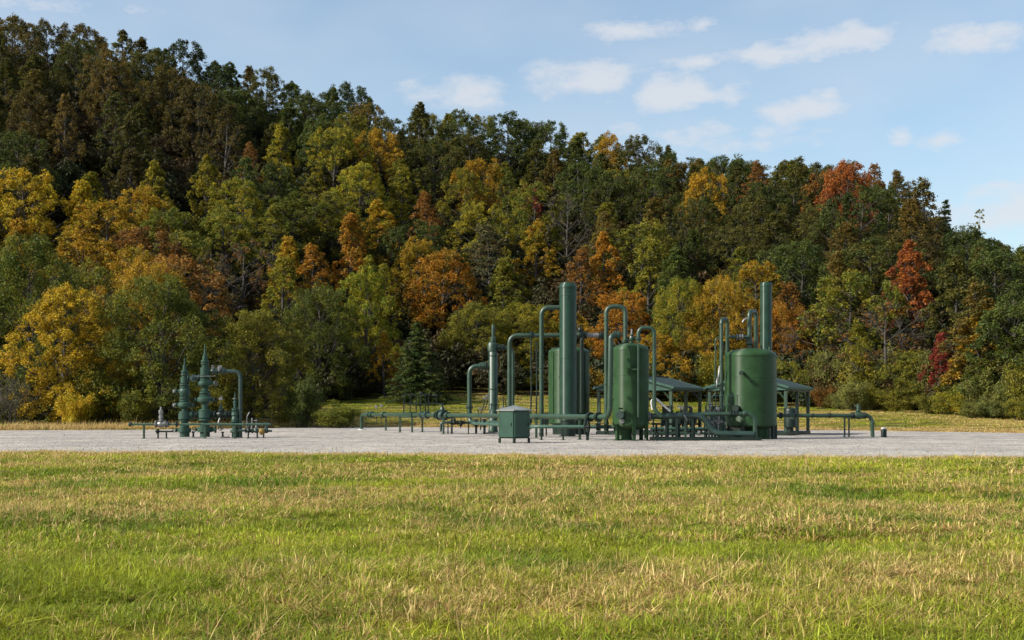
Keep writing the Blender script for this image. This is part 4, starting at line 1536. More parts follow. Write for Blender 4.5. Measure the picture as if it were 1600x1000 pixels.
# low flow line in front of the wellheads
DL = 74.0
zl = py_z(663, DL)
fl = thing('low_flow_line', 'long thin low pipe on posts running in front of the wellheads', 'pipe', (px_x(225, DL), DL, 0), group='well pipework')
pipe(fl, [(px_x(201, DL), DL, zl), (px_x(423, DL), DL, zl)], .065, 'fascia')
flange(fl, (px_x(203.5, DL), DL, zl), (1, 0, 0), .13, 'pipe2', .05)
for px in (225, 320, 367):
    post(fl, px, DL, zl - .06, .11)
for px in (244, 250, 262, 276):
    flange(fl, (px_x(px, DL), DL, zl), (1, 0, 0), .16, 'silver' if px < 270 else 'dark', .05, pair=px != 276)
v = valve(fl, (px_x(251.5, DL), DL, zl), (1, 0, 0), .12, 'silver', UP, .3, 0, name='choke_valve')
MB().lathe([(.1, .3), (.13, .34), (.13, .5), (.08, .52), (.12, .6), (.14, .66), (.13, .82), (.06, .86), (.05, 1.0), (.02, 1.02)], (px_x(251.5, DL), DL, zl), UP, 14).build('choke_stem', 'silver', v)
MB().tube([(px_x(256, DL), DL - .1, zl), (px_x(259, DL), DL - .14, zl + .18), (px_x(262, DL), DL - .1, zl - .05)], .07, 10).build('elbow', 'silver', fl)
ll = thing('drain_pipe', 'short dark drain pipe with stub legs under the bright choke valve', 'pipe', (px_x(247, DL), DL, 0), group='well pipework')
pipe(ll, [(px_x(243, DL), DL, .44), (px_x(271, DL), DL, .44)], .05, 'dark')
flange(ll, (px_x(246.5, DL), DL, .44), (1, 0, 0), .14, 'dark', .05)
for px in (247, 260):
    post(ll, px, DL, .44, .08, 'dark')
rl = thing('meter_run', 'low pipe run with brass meter and bright valves right of the wellheads', 'pipe', (px_x(405, DL), DL + 1, 0), group='well pipework')
pipe(rl, [(px_x(372, DL + 1), DL + 1, .48), (px_x(425, DL + 1), DL + 1, .45)], .07, 'pipe2')
valve(rl, (px_x(389, DL + 1), DL + 1, .47), (1, 0, 0), .08, 'dark', UP, .42, .16, 'dark')
valve(rl, (px_x(400.5, DL + 1), DL + 1, .46), (1, 0, 0), .085, 'pipe2', UP, .5, .14, 'silver', 'silver')
MB().lathe([(.09, -.16), (.17, -.12), (.2, 0), (.17, .12), (.09, .16)], (px_x(410, DL + 1), DL + .9, .42), (0, -1, 0), 16).build('meter', 'brass', rl)
flange(rl, (px_x(416, DL + 1), DL + 1, .46), (1, 0, 0), .15, 'pipe2')
MB().cyl((px_x(416.5, DL + 1), DL + 1, .4), (px_x(416.5, DL + 1), DL + 1, .95), .09, 12).build('riser', 'pipe2', rl)
for px in (388, 402, 412):
    post(rl, px, DL + 1, .42, .08, 'dark')
pipe(rl, [(px_x(385, DL + 2), DL + 2, .3), (px_x(386, DL + 2), DL + 2, 1.3), (px_x(390, DL + 2), DL + 2, 1.55)], .03, 'silver', .1, 'vent_tube')
pipe(rl, [(px_x(393, DL + 2), DL + 2, .3), (px_x(394, DL + 2), DL + 2, 1.2)], .05, 'silver', .1, 'vent_tube')
for px in (302, 348):
    q = thing('floor_drain', 'small black drain stub on the gravel %s the taller wellhead' % ('left of' if px == 302 else 'right of'), 'drain', gp(px, DW + .5))
    MB().lathe([(.14, 0), (.12, .06), (.06, .1), (.05, .28), (.09, .3), (.09, .36)], gp(px, DW + .5), UP, 12).build('stub', 'dark', q)
q = thing('cellar_slab', 'pale worn concrete slab under the two wellheads', 'slab', ((X1 + X2) / 2, DW, 0))
MB().box(((X1 + X2) / 2, DW, GZP + .02), (3.6, 2.6, .08)).build('slab', 'concrete', q)

# --- long pipe that comes forward from the far left riser to the slim tank
PA, PB = Vector((-12.46, 106, 1.30)), Vector((px_x(949, 68.6), 68.6, 1.30))
pd = (PB - PA).normalized()


def on_main(px):
    k = (px - CX) / F
    tt = (k * PA.y - PA.x) / ((PB.x - PA.x) - k * (PB.y - PA.y))
    return PA + (PB - PA) * tt


ml = thing('main_pipeline', 'long green pipeline from far riser elbow to the slimmer tank', 'pipe', (PA.x, PA.y, 0))
top2 = py_z(523, 68.6)
pipe(ml, [(PA.x, PA.y, -.1), PA, PB + pd * .25, (PB.x + .18, 68.5, top2), (px_x(969, 68.7), 68.7, top2)], .145, 'pipe', .5)
MB().lathe([(.3, 0), (.3, .08), (.2, .1)], (PA.x, PA.y, 0), UP, 18).build('base_collar', 'white', ml)
for px in (577, 581, 600, 681, 700, 922, 935):
    flange(ml, on_main(px), pd, .26 if px > 900 else .25, 'pipe' if px < 900 else 'dark', .09)
for px, dd in ((603, 2.5), (625, -3), (644, -.4), (660, 2), (693, -2.6), (706, 0), (838, -.2), (906, -.2)):
    c = on_main(px)
    post(ml, px, c.y + dd, 1.26 if abs(dd) > .5 else 1.14, .13 if px < 800 else .15)
for px in (644, 706, 838, 906):
    saddle(ml, on_main(px), .145)
c = on_main(691)
v = valve(ml, c, pd, .2, 'pipe2', UP, .35, .24, 'dark')
c = on_main(640)
MB().box(c, (1.7, .5, .42), math.atan2(pd.y, pd.x)).build('meter_body', 'pipe', ml)
c = on_main(663)
MB().lathe([(.17, -.7), (.27, -.66), (.27, -.3), (.2, -.26), (.2, .26), (.27, .3), (.27, .66), (.17, .7)], c, pd, 18).build('meter_body', 'pipe2', ml)
for px, dz in ((588, .62), (596, .7)):
    gauge(ml, on_main(px) + Vector((0, 0, dz)), .12)
for px in (572, 589, 596):
    MB().cyl(on_main(px) + Vector((0, -.1, 0)), on_main(px) + Vector((0, -.1, -.75)), .03, 8).build('drip_leg', 'dark', ml)
for py in (625, 600, 560, 540):
    clamp_band(ml, (PB.x + .18, 68.55, py_z(py, 68.6)), UP, .145, 'pipe')
for px in (962, 966):
    flange(ml, (px_x(px, 68.7), 68.7, top2), (1, 0, 0), .21, 'pipe', .06, pair=False)

# cage of thin rails over the valves of that pipeline
DC = 95.0
cg = thing('valve_cage', 'dark open rail cage standing over the far end of the long pipeline', 'cage', (px_x(650, DC), DC, 0))
za, zb, zc = py_z(616, DC), py_z(630.5, DC), py_z(645, DC)
for px, dy in ((631, 0), (639, 1.2), (641, 0), (648.5, 1.2), (657, 0), (663, 1.2), (669.5, 0)):
    MB().box((px_x(px, DC), DC + dy, (za + zc) / 2), (.075, .075, za - zc)).build('cage_post', 'dark', cg)
for z_, pa, pb in ((za, 630, 649), (zb, 630, 694), (za, 655, 670.5)):
    MB().box((px_x((pa + pb) / 2, DC), DC, z_), (px_x(pb, DC) - px_x(pa, DC), .07, .07)).build('rail', 'dark', cg)
for z_, pa, pb in ((za, 630, 649), (za, 655, 670.5)):
    MB().box((px_x((pa + pb) / 2, DC), DC + 1.2, z_), (px_x(pb, DC) - px_x(pa, DC), .07, .07)).build('rail', 'dark', cg)
for px in (631, 641, 657, 669.5):
    MB().box((px_x(px, DC), DC + .6, za - .04), (.06, 1.2, .06)).build('cross_rail', 'dark', cg)
handwheel(cg, (px_x(682, DC), DC, py_z(617.5, DC)), UP, .32, 'dark')
MB().cyl((px_x(682, DC), DC, zb), (px_x(682, DC), DC, py_z(617.5, DC)), .03, 8).build('stem', 'dark', cg)
handwheel(cg, (px_x(659, DC), DC, py_z(614.5, DC)), UP, .26, 'dark')

# second, lower line behind the long pipeline
lo = thing('low_bypass_line', 'thin low pipe line on stub posts below the valve cage', 'pipe', (px_x(690, 88), 88, 0))
pipe(lo, [(px_x(689, 88), 88, .2), (px_x(689, 88), 88, py_z(660, 88)), (px_x(742, 88), 88, py_z(660.5, 88))], .085, 'pipe2', .2)
valve(lo, (px_x(710, 88), 88, py_z(660.3, 88)), (1, 0, 0), .1, 'dark', UP, .28, .18)
valve(lo, (px_x(720, 88), 88, py_z(660.3, 88)), (1, 0, 0), .1, 'dark', (0, 0, -1), .2, 0)
for px in (700, 732):
    post(lo, px, 88, py_z(662, 88), .08, 'dark')

# lower main pipe in front
DF = 70.5
zf_ = py_z(667, DF)
lm = thing('lower_pipeline', 'lower pale green pipe running under the long pipeline to the slimmer tank', 'pipe', (px_x(838, DF), DF, 0))
pipe(lm, [(px_x(738, 84), 84, .8), (px_x(832, 71.5), 71.5, zf_), (px_x(960, DF), DF, zf_)], .10, 'fascia', .6)
for px in (915, 934, 948):
    flange(lm, (px_x(px, DF), DF, zf_), (1, 0, 0), .2, 'dark', .07, pair=px != 948)
handwheel(lm, (px_x(917, DF - .5), DF - .5, py_z(667, DF - .5)), (1, -.4, 0), .42, 'dark', .06)
MB().cyl((px_x(917, DF), DF, zf_), (px_x(917, DF - .5), DF - .5, zf_), .05, 8).build('stem', 'dark', lm)
MB().box((px_x(918, DF - .5), DF - .5, .26), (.16, .12, .5)).build('support_post', 'dark', lm)
for px in (846, 880):
    post(lm, px, DF + .1, zf_ - .1, .1, 'dark')

# --- slim capped column with its side pipes
DS = 90.0
XS = px_x(770.5, DS)
sc = thing('slim_separator', 'slim green capped column with a thin vent tip, left of the tallest column', 'column', (XS, DS, 0))
zt = py_z(507, DS)
MB().lathe([(.42, 0), (.42, .1), (.34, .14), (.34, .3), (.31, .36), (.31, py_z(550, DS)), (.28, py_z(549, DS))], (XS, DS, 0), UP, 24).build('shell', 'pipe', sc)
MB().lathe([(.27, py_z(550, DS)), (.33, py_z(549, DS)), (.33, py_z(538, DS)), (.25, py_z(535, DS)), (.13, py_z(533, DS))], (XS - .06, DS, 0), UP, 20).build('cap', 'pipe', sc)
MB().lathe([(.13, py_z(534, DS)), (.2, py_z(533, DS)), (.2, py_z(528, DS)), (.11, py_z(526, DS)), (.12, py_z(512, DS)), (.09, py_z(508, DS)), (.03, zt)], (XS, DS, 0), UP, 16).build('vent_tip', 'pipe', sc)
for py in (556, 608, 632):
    MB().lathe([(.3, -.04), (.335, -.03), (.335, .03), (.3, .04)], (XS, DS, py_z(py, DS)), UP, 24).build('seam', 'pipe', sc)
q = thing('column_footing', 'small pale concrete footing under the slim capped column', 'slab', (XS, DS, 0))
MB().box((XS, DS, .04), (1.7, 1.4, .1)).build('slab', 'concrete', q)
zu = py_z(572, DS)
up_ = thing('looping_side_pipe', 'thick green pipe looping down from the slim capped column to the ground line', 'pipe', (px_x(733, DS), DS, 0))
pipe(up_, [(XS - .3, DS, zu), (px_x(733.5, DS), DS, zu), (px_x(733.5, DS), DS, py_z(661, DS)), (px_x(800, 85), 85, py_z(661, 85))], .165, 'pipe', .55)
for px in (752, 757):
    flange(up_, (px_x(px, DS), DS, zu), (1, 0, 0), .27, 'pipe', .1)
flange(up_, (px_x(733.5, DS), DS, py_z(636, DS)), UP, .26, 'pipe2', .08, pair=False)
for px, dd in ((744, 89), (757, 88)):
    flange(up_, (px_x(px, dd), dd, py_z(661, dd)), (1, -.3, 0), .3, 'dark', .1, pair=False)
    MB().box((px_x(px, dd), dd, .35), (.16, .2, .7)).build('support_post', 'dark', up_)
ck = thing('upper_side_pipe', 'thinner green pipe arching right from the top of the slim capped column', 'pipe', (px_x(802, DS), DS, 0))
zk = py_z(543, DS)
pipe(ck, [(XS + .2, DS, zk), (px_x(801.5, DS), DS, zk), (px_x(801.5, DS), DS, .2)], .115, 'pipe', .5)
for px in (780, 786):
    flange(ck, (px_x(px, DS), DS, zk), (1, 0, 0), .22, 'dark', .08)
for py in (582, 597, 618):
    clamp_band(ck, (px_x(801.5, DS), DS, py_z(py, DS)), UP, .115, 'pipe')

# small instrument lines at the foot of the column
ig = thing('instrument_tubing', 'tangle of thin dark instrument tubes with small gauges by the slim column', 'tubing', (px_x(757, 87), 87, 0))
for (pa, pb, ya, yb) in ((750, 757, 650, 622), (757, 762, 640, 618), (752, 746, 668, 640), (762, 768, 655, 630), (784, 786, 650, 620), (789, 789, 655, 622), (779, 778, 650, 632)):
    pipe(ig, [w3(pa, ya, 87), w3((pa + pb) / 2 + 2, (ya + yb) / 2, 87), w3(pb, yb, 87)], .035, 'dark', .2, 'tube')
for (px, py) in ((757, 622), (762, 619), (750, 638), (785, 637), (789, 640)):
    gauge(ig, w3(px, py, 86.9), .11, 'dark' if px < 760 else 'silver')
pipe(ig, [w3(751, 672, 87), w3(751, 645, 87)], .04, 'dark', .1, 'tube')
pipe(ig, [w3(789, 672, 87), w3(789, 650, 87)], .04, 'dark', .1, 'tube')

# --- long overhead pipe, loops and cables round the tall column
DO = 84.0
zo = py_z(524, DO)
oh = thing('high_overhead_pipe', 'high horizontal green pipe passing behind the tallest column', 'pipe', (px_x(796, DO), DO, 0))
pipe(oh, [(px_x(796, DO), DO, 0), (px_x(796, DO), DO, zo), (px_x(946, DO), DO, zo)], .145, 'pipe', .55)
pipe(oh, [(px_x(914, DO), DO - .005, zo), (px_x(936, DO), DO - .005, zo)], .156, 'silver', name='bare_section')
for px in (830, 939):
    flange(oh, (px_x(px, DO), DO, zo), (1, 0, 0), .24, 'dark', .12, pair=False)
pipe(oh, [(px_x(912, DO), DO - .3, py_z(527, DO)), (px_x(908.5, DO), DO - .3, py_z(530, DO)), (px_x(908.5, DO), DO - .3, py_z(645, DO))], .13, 'dark', .3, 'drop_pipe')
valve(oh, (px_x(906, DO), DO - .2, py_z(524, DO)), (1, 0, 0), .17, 'dark', UP, .3, .22)
for px in (829.5, 838):
    q = thing('hanging_cable', 'thin dark cable hanging from the high overhead pipe, %s one' % ('left' if px < 835 else 'right'), 'cable', gp(px, DO), group='cables under the overhead pipe')
    pipe(q, [w3(px, 527 if px < 835 else 533, DO - .15), w3(px + .8, 600, DO - .15), w3(px - .3, 652, DO - .15), w3(px - .2, 671, DO - .15)], .05, 'dark', .5, 'cable', 8)
    MB().box(w3(px - .5, 655, DO - .15), (.22, .2, .45)).build('weight', 'dark', q)
DT = 80.0
XT = px_x(887.5, DT)
lp = thing('column_loop_pipe', 'tall green pipe bending into the left side of the tallest column', 'pipe', (px_x(846, DT), DT, 0))
pipe(lp, [(px_x(846, DT), DT, 0), (px_x(846, DT), DT, py_z(480.5, DT)), (px_x(880, DT), DT, py_z(480.5, DT))], .145, 'pipe', .5)
for py in (556, 575, 640):
    clamp_band(lp, (px_x(846, DT), DT, py_z(py, DT)), UP, .145, 'pipe')
q = thing('junction_cabinet', 'small dark cabinet low on the left of the rear tank', 'cabinet', gp(853, 82))
MB().box((px_x(853.5, 82), 82, 1.1), (.32, .25, .75)).build('case', 'dark', q)
MB().box((px_x(853.5, 82), 82, .38), (.1, .1, .72)).build('pedestal', 'dark', q)


def dome(r, z0, h, n=8):
    return [(r * math.cos(a * math.pi / 2 / n), z0 + h * math.sin(a * math.pi / 2 / n)) for a in range(n + 1)]


def vessel(parent, x, y, r, z0, z1, h0, h1, mat, seg=48):
    """vertical vessel: domed foot, shell, domed top"""
    bot = [(rr, 2 * z0 - z) for (rr, z) in dome(r, z0, h0)][::-1]
    MB().lathe(bot + [(r, z0 + .002)], (x, y, 0), UP, seg).build('bottom_head', mat, parent)
    MB().lathe([(r, z0), (r, z1)], (x, y, 0), UP, seg).build('shell', mat, parent)
    MB().lathe([(r + .012, z1 - .03), (r + .018, z1), (r + .012, z1 + .02)] + dome(r, z1 + .02, h1)[1:], (x, y, 0), UP, seg).build('top_head', mat, parent)


def seam(parent, x, y, r, z, mat):
    MB().lathe([(r - .01, z - .03), (r + .012, z - .015), (r + .012, z + .015), (r - .01, z + .03)], (x, y, 0), UP, 48).build('weld_seam', mat, parent)


# tallest column
tcx = thing('tall_column', 'tallest thick green column with a flat top and sloped rim', 'column', (XT, DT, 0))
rt = .54
z0, z1 = py_z(655, DT), py_z(450, DT)
vessel(tcx, XT, DT, rt, z0, z1, .28, .01, 'column')
MB().lathe([(rt + .03, z1 - .02), (rt + .03, z1 + .1), (rt * .82, py_z(443.5, DT)), (rt * .78, py_z(442, DT)), (.02, py_z(441.6, DT))], (XT, DT, 0), UP, 48).build('top_cap', 'column', tcx)
seam(tcx, XT, DT, rt, py_z(462, DT), 'column')
seam(tcx, XT, DT, rt, py_z(560, DT), 'column')
MB().lathe([(.6, 0), (.6, .06), (.46, .08), (.46, z0 - .1)], (XT, DT, 0), UP, 32).build('skirt', 'dark', tcx)
MB().cyl((XT - .05, DT - rt + .05, py_z(465, DT)), (XT - .05, DT - rt - .1, py_z(465, DT)), .05, 10).build('nozzle', 'column', tcx)

# rear tank
DR = 87.0
XR = px_x(889, DR)
rr_ = 32 * DR / F
rtk = thing('rear_tank', 'wide green tank mostly hidden behind the tallest column', 'tank', (XR, DR, 0), group='storage tanks')
z0, z1 = py_z(660, DR), py_z(550, DR)
vessel(rtk, XR, DR, rr_, z0, z1, .3, .33, 'tank')
MB().lathe([(rr_ * .8, 0), (rr_ * .8, z0 - .05)], (XR, DR, 0), UP, 32).build('skirt', 'dark', rtk)
for a in (-.9, -.45, .35, .62, .85):
    x, y = XR + math.sin(a) * rr_, DR - math.cos(a) * rr_
    MB().box((x, y, (z0 + z1) / 2), (.09, .09, z1 - z0 - .1), a).build('vertical_pipe', 'tank' if a < 0 else 'dark', rtk)
MB().box((XR - .6, DR - rr_ + .1, py_z(590, DR)), (.3, .12, .1)).build('bracket', 'dark', rtk)
seam(rtk, XR, DR, rr_, py_z(555, DR), 'tank')

# slim tank in front
DM = 70.0
XM = px_x(985.3, DM)
rm = 28.4 * DM / F
st = thing('slim_tank', 'slimmer green tank standing on a skirt in front of the first shelter', 'tank', (XM, DM, 0), group='storage tanks')
z0, z1 = py_z(662, DM), py_z(547, DM)
vessel(st, XM, DM, rm, z0, z1, .38, .36, 'tank')
seam(st, XM, DM, rm, py_z(587, DM), 'tank')
seam(st, XM, DM, rm, py_z(655, DM), 'tank')
MB().lathe([(.62, GZP), (.62, .07), (.44, .1), (.40, .45), (.5, .72)], (XM - .35, DM, 0), UP, 28).build('skirt', 'tank', st)
for a in (-.95, .1, 1.0, 2.4, 3.7):
    x, y = XM + math.sin(a) * rm * .96, DM - math.cos(a) * rm * .96
    zt_ = 1.38 if a == .1 else .95
    MB().box((x, y - .04, zt_ / 2), (.17, .17, zt_), a).box((x, y - .04, .035), (.3, .3, .03), a).build('leg', 'tank', st)
nx_, nd = XM - .55, DM - math.sqrt(rm * rm - .55 ** 2)
mw = MB().cyl((nx_, nd + .2, py_z(648, DM)), (nx_ - .1, nd - .16, py_z(648, DM)), .17, 20).build('manway', 'pipe2', st)
MB().cyl((nx_ - .1, nd - .15, py_z(648, DM)), (nx_ - .13, nd - .24, py_z(648, DM)), .23, 20).build('cover', 'pipe2', mw)
MB().box((nx_ - .1, nd - .22, py_z(638.5, DM)), (.26, .12, .1)).build('davit', 'tank', mw)
MB().cyl((nx_ + .02, nd + .1, py_z(658, DM)), (nx_, nd - .12, py_z(658, DM)), .13, 14).build('nozzle', 'silver', st)
MB().box((XM + .1, DM - rm - .12, py_z(577.5, DM)), (.75, .3, .05)).build('bracket', 'tank', st)
v = valve(st, (XM + .05, DM - .1, z1 + .62), UP, .09, 'pipe', (1, 0, 0), .2, 0, name='relief_valve')
MB().cyl((XM + .05, DM - .1, z1 + .3), (XM + .05, DM - .1, z1 + 1.15), .05, 10).build('relief_stem', 'silver', v)

# loops over the slim tank
l1 = thing('tall_tank_loop_pipe', 'tall narrow upside-down U of green pipe rising left of the slimmer tank', 'pipe', (px_x(947, 70.5), 70.5, 0), group='U-shaped loop pipes')
zq = py_z(479, 70.5)
pipe(l1, [(px_x(947.3, 70.5), 70.5, .5), (px_x(947.3, 70.5), 70.5, zq), (px_x(977, 70.5), 70.5, zq), (px_x(977, 70.3), 70.3, z1 + .2)], .125, 'pipe', .38)
flange(l1, (px_x(977, 70.3), 70.3, z1 + .5), UP, .2, 'pipe', .07)
for py in (500, 600):
    clamp_band(l1, (px_x(947.3, 70.5), 70.5, py_z(py, 70.5)), UP, .125, 'pipe')
clamp_band(l1, (px_x(977, 70.4), 70.4, py_z(512, 70.5)), UP, .125, 'pipe')
DU = 68.7
l2 = thing('low_tank_loop_pipe', 'lower upside-down U of green pipe right of the slimmer tank', 'pipe', (px_x(1022, DU), DU, 0), group='U-shaped loop pipes')
zq2 = py_z(512, DU)
pipe(l2, [(px_x(997.5, DU), DU, py_z(535, DU)), (px_x(997.5, DU), DU, zq2), (px_x(1022.2, DU), DU, zq2), (px_x(1022.2, DU), DU, py_z(641, DU)), (px_x(1034, DU), DU, py_z(651, DU))], .11, 'pipe', .34)
flange(l2, (px_x(997.5, DU), DU, py_z(529.5, DU)), UP, .17, 'pipe', .06, pair=False)
pipe(l2, [(px_x(997.5, DU), DU, py_z(536, DU)), (px_x(997.5, DU), DU, py_z(652, DU))], .055, 'pipe', name='drop_pipe')
MB().box((px_x(992, DU), DU + .12, py_z(577.5, DU)), (.4, .22, .05)).build('bracket', 'pipe', l2)
for py in (540, 625):
    clamp_band(l2, (px_x(1022.2, DU), DU, py_z(py, DU)), UP, .11, 'pipe')

# --- wide tank
DK = 73.5
XK = px_x(1172.8, DK)
rk = 40.2 * DK / F
wk = thing('wide_tank', 'widest green tank with low domed top in front of the second shelter', 'tank', (XK, DK, 0), group='storage tanks')
z0, z1 = py_z(664, DK), py_z(556, DK)
vessel(wk, XK, DK, rk, z0, z1, .26, .42, 'tank')
seam(wk, XK, DK, rk, py_z(589.5, DK), 'tank')
seam(wk, XK, DK, rk, py_z(558, DK), 'tank')
MB().lathe([(rk * .62, GZP), (rk * .62, .08), (rk * .56, .1), (rk * .56, z0 - .1)], (XK + .3, DK, 0), UP, 32).build('skirt', 'tank', wk)
for a in (-1.25, -.5, .9, 1.35, 2.2, 3.1, 4.0):
    x, y = XK + math.sin(a) * rk * .95, DK - math.cos(a) * rk * .95
    MB().box((x, y, .45), (.15, .15, .9), -a).box((x, y, .035), (.3, .3, .03), -a).build('leg', 'dark', wk)


def side_nozzle(parent, x, y, r, px, py, L, nr, fr, mat='tank', fmat='tank', name='nozzle'):
    xx = px_x(px, y - r * .8)
    dx = max(-.98, min(.98, (xx - x) / r))
    a = math.asin(dx)
    n_ = Vector((math.sin(a), -math.cos(a), 0))
    c = Vector((x, y, py_z(py, y - r))) + n_ * r
    o = MB().cyl(c - n_ * .1, c + n_ * L, nr, 14).build(name, mat, parent)
    MB().cyl(c + n_ * (L - .02), c + n_ * (L + .07), fr, 16).build('cover', fmat, o)
    return o


side_nozzle(wk, XK, DK, rk, 1161, 583, .42, .09, .13, 'tank', 'dark')
side_nozzle(wk, XK, DK, rk, 1154, 638, .3, .15, .21, 'dark', 'dark', 'manway')
zd = z1 + .42
for px, s in ((1189, .45), (1201, .4)):
    x = px_x(px, DK)
    MB().lathe([(.12, 0), (.05, s * .5), (.05, s)], (x, DK - .2, zd - .3), UP, 10).build('lifting_lug', 'tank', wk)
# thin rail stand beside the wide tank
rs = thing('rail_stand', 'thin wire-like rail stand in front of the left side of the widest tank', 'railing', (px_x(1125, 71), 71, 0))
for px in (1104, 1113, 1118, 1125, 1137, 1152):
    za_, zb_ = py_z(618, 71), py_z(650, 71) if px < 1130 else py_z(632, 71)
    MB().cyl((px_x(px, 71), 71, zb_), (px_x(px, 71), 71, za_), .022, 8).build('upright', 'pipe2', rs)
for (pa, pb, py) in ((1100, 1154, 618), (1100, 1127, 606), (1104, 1140, 632)):
    MB().cyl((px_x(pa, 71), 71, py_z(py, 71)), (px_x(pb, 71), 71, py_z(py, 71)), .02, 8).build('rail', 'fascia', rs)

# stack behind the wide tank
DP = 77.5
XP = px_x(1197, DP)
sk_ = thing('stack_column', 'tall narrow green stack rising behind the widest tank', 'column', (XP, DP, 0))
rp = 9.1 * DP / F
zt = py_z(447, DP)
vessel(sk_, XP, DP, rp, .6, zt, .2, .01, 'column', 32)
MB().lathe([(rp + .02, zt - .02), (rp + .02, zt + .08), (rp * .86, py_z(441.5, DP)), (.02, py_z(440.5, DP))], (XP, DP, 0), UP, 32).build('top_cap', 'column', sk_)
MB().lathe([(rp * 1.4, GZP), (rp * 1.4, .06), (rp * .9, .08), (rp * .9, .6)], (XP, DP, 0), UP, 24).build('skirt', 'dark', sk_)
seam(sk_, XP, DP, rp, py_z(456, DP), 'column')

# loops over the wide tank
l3 = thing('narrow_loop_pipe', 'narrow hairpin of green pipe rising at the left shoulder of the widest tank', 'pipe', (px_x(1127, 73), 73, 0), group='U-shaped loop pipes')
pipe(l3, [(px_x(1127.2, 72.6), 72.6, .6), (px_x(1127.2, 72.6), 72.6, py_z(498.5, 72.6)), (px_x(1136.3, 73.6), 73.6, py_z(498.5, 73.6)), (px_x(1136.3, 73.6), 73.6, z1 - .1)], .11, 'pipe', .3)
for py in (506, 565, 620):
    clamp_band(l3, (px_x(1127.2, 72.6), 72.6, py_z(py, 72.6)), UP, .11, 'pipe')
l4 = thing('top_loop_pipe', 'hairpin of green pipe standing on the dome of the widest tank', 'pipe', (px_x(1172, 73.4), 73.4, zd - .1), group='U-shaped loop pipes')
pipe(l4, [(px_x(1170.8, 73.2), 73.2, zd - .1), (px_x(1170.8, 73.2), 73.2, py_z(486.5, 73.2)), (px_x(1181.2, 74.2), 74.2, py_z(486.5, 74.2)), (px_x(1181.2, 74.2), 74.2, zd - .2)], .125, 'pipe', .34)
MB().lathe([(.1, 0), (.1, .2), (.2, .3), (.2, .55), (.13, .62)], (px_x(1170.8, 73.2), 73.2, zd - .05), UP, 18).build('collar', 'pipe2', l4)
flange(l4, (px_x(1170.8, 73.2), 73.2, zd + .38), UP, .22, 'pipe', .06, pair=False)
zx = py_z(526.5, 73)
l5 = thing('link_pipe', 'short horizontal pipe linking the two hairpins above the widest tank', 'pipe', (px_x(1154, 73), 73, zx))
pipe(l5, [(px_x(1117.8, 73), 73, py_z(604, 73)), (px_x(1117.8, 73), 73, zx - .05), (px_x(1129, 73), 73, zx - .02)], .045, 'pipe', .3, 'conduit')
pipe(l5, [(px_x(1138, 73), 73, zx), (px_x(1170, 73), 73, zx)], .10, 'pipe')
for px in (1152, 1156, 1160):
    flange(l5, (px_x(px, 73), 73, zx), (1, 0, 0), .17, 'silver', .05, pair=False)
pipe(l5, [(px_x(1119, 73.2), 73.2, py_z(604, 73)), (px_x(1124, 73), 73, py_z(580, 73)), (px_x(1125, 73), 73, py_z(572, 73))], .06, 'white', .2, 'hose')
pipe(l5, [(px_x(1168, 73), 73, py_z(497, 73)), (px_x(1163, 73), 73, py_z(499, 73)), (px_x(1160, 73), 73, py_z(504, 73))], .05, 'silver', .12, 'vent_nozzle')

# --- front manifold between the slim tank and the wide tank
DG = 69.5
fm = thing('front_manifold', 'fat blue-green manifold pipe branching down between the two front tanks', 'pipe', (px_x(1060, DG), DG, 0))
zm = py_z(650, DG)
pipe(fm, [(px_x(1006, DG + .6), DG + .6, py_z(651, DG)), (px_x(1030, DG), DG, zm), (px_x(1088, DG), DG, zm + .03), (px_x(1100, DG), DG, zm - .12), (px_x(1114, DG), DG, .52), (px_x(1125, DG - .1), DG - .1, .38), (px_x(1178, DG - .1), DG - .1, .36)], .17, 'pipe2', .6, 'header')
pipe(fm, [(px_x(1088, DG), DG + .05, zm + .1), (px_x(1179.5, DG), DG + .05, py_z(646.5, DG)), (px_x(1180.2, DG), DG + .05, .0)], .115, 'pipe', .45, 'branch_pipe')
for px in (1141, 1146, 1150):
    flange(fm, (px_x(px, DG), DG + .05, py_z(647, DG)), (1, 0, 0), .19, 'dark', .06, pair=False)
flange(fm, (px_x(1163, DG), DG + .05, py_z(646.5, DG)), (1, 0, 0), .19, 'pipe', .06)
flange(fm, (px_x(1015, DG + .4), DG + .4, py_z(651, DG)), (1, -.2, 0), .25, 'silver', .08)
for px in (1037, 1044.5, 1058):
    MB().box((px_x(px, DG), DG, zm + .21), (.14, .2, .1)).build('pipe_clip', 'dark', fm)
MB().tube(fillet([(px_x(1068, DG), DG - .19, zm + .08), (px_x(1071, DG), DG - .22, zm - .12), (px_x(1073, DG), DG - .2, zm - .25)], .1), .04, 8).build('weld_strap', 'silver', fm)
for px, dy in ((1041, .5), (1057, 0), (1071, 0), (1082, .2)):
    post(fm, px, DG + dy, zm - .12, .15 if px == 1057 else .12)
sk2 = thing('front_skid', 'low dark steel skid frame lying on the gravel under the front manifold', 'skid', (px_x(1100, DG), DG + .6, 0))
for dy in (-.5, 1.4):
    MB().box((px_x(1103, DG), DG + dy, .12), (px_x(1186, DG) - px_x(1019, DG), .14, .16)).build('skid_rail', 'dark', sk2)
for px in (1022, 1052, 1085, 1118, 1150, 1182):
    MB().box((px_x(px, DG), DG + .45, .12), (.13, 1.75, .12)).build('cross_member', 'dark', sk2)
for px in (1030, 1048, 1066, 1090):
    MB().box((px_x(px, DG), DG + 1.4, .55), (.11, .11, .75)).build('upright', 'dark', sk2)
MB().box((px_x(1060, DG), DG + 1.42, .9), (2.6, .08, .1)).build('top_rail', 'dark', sk2)
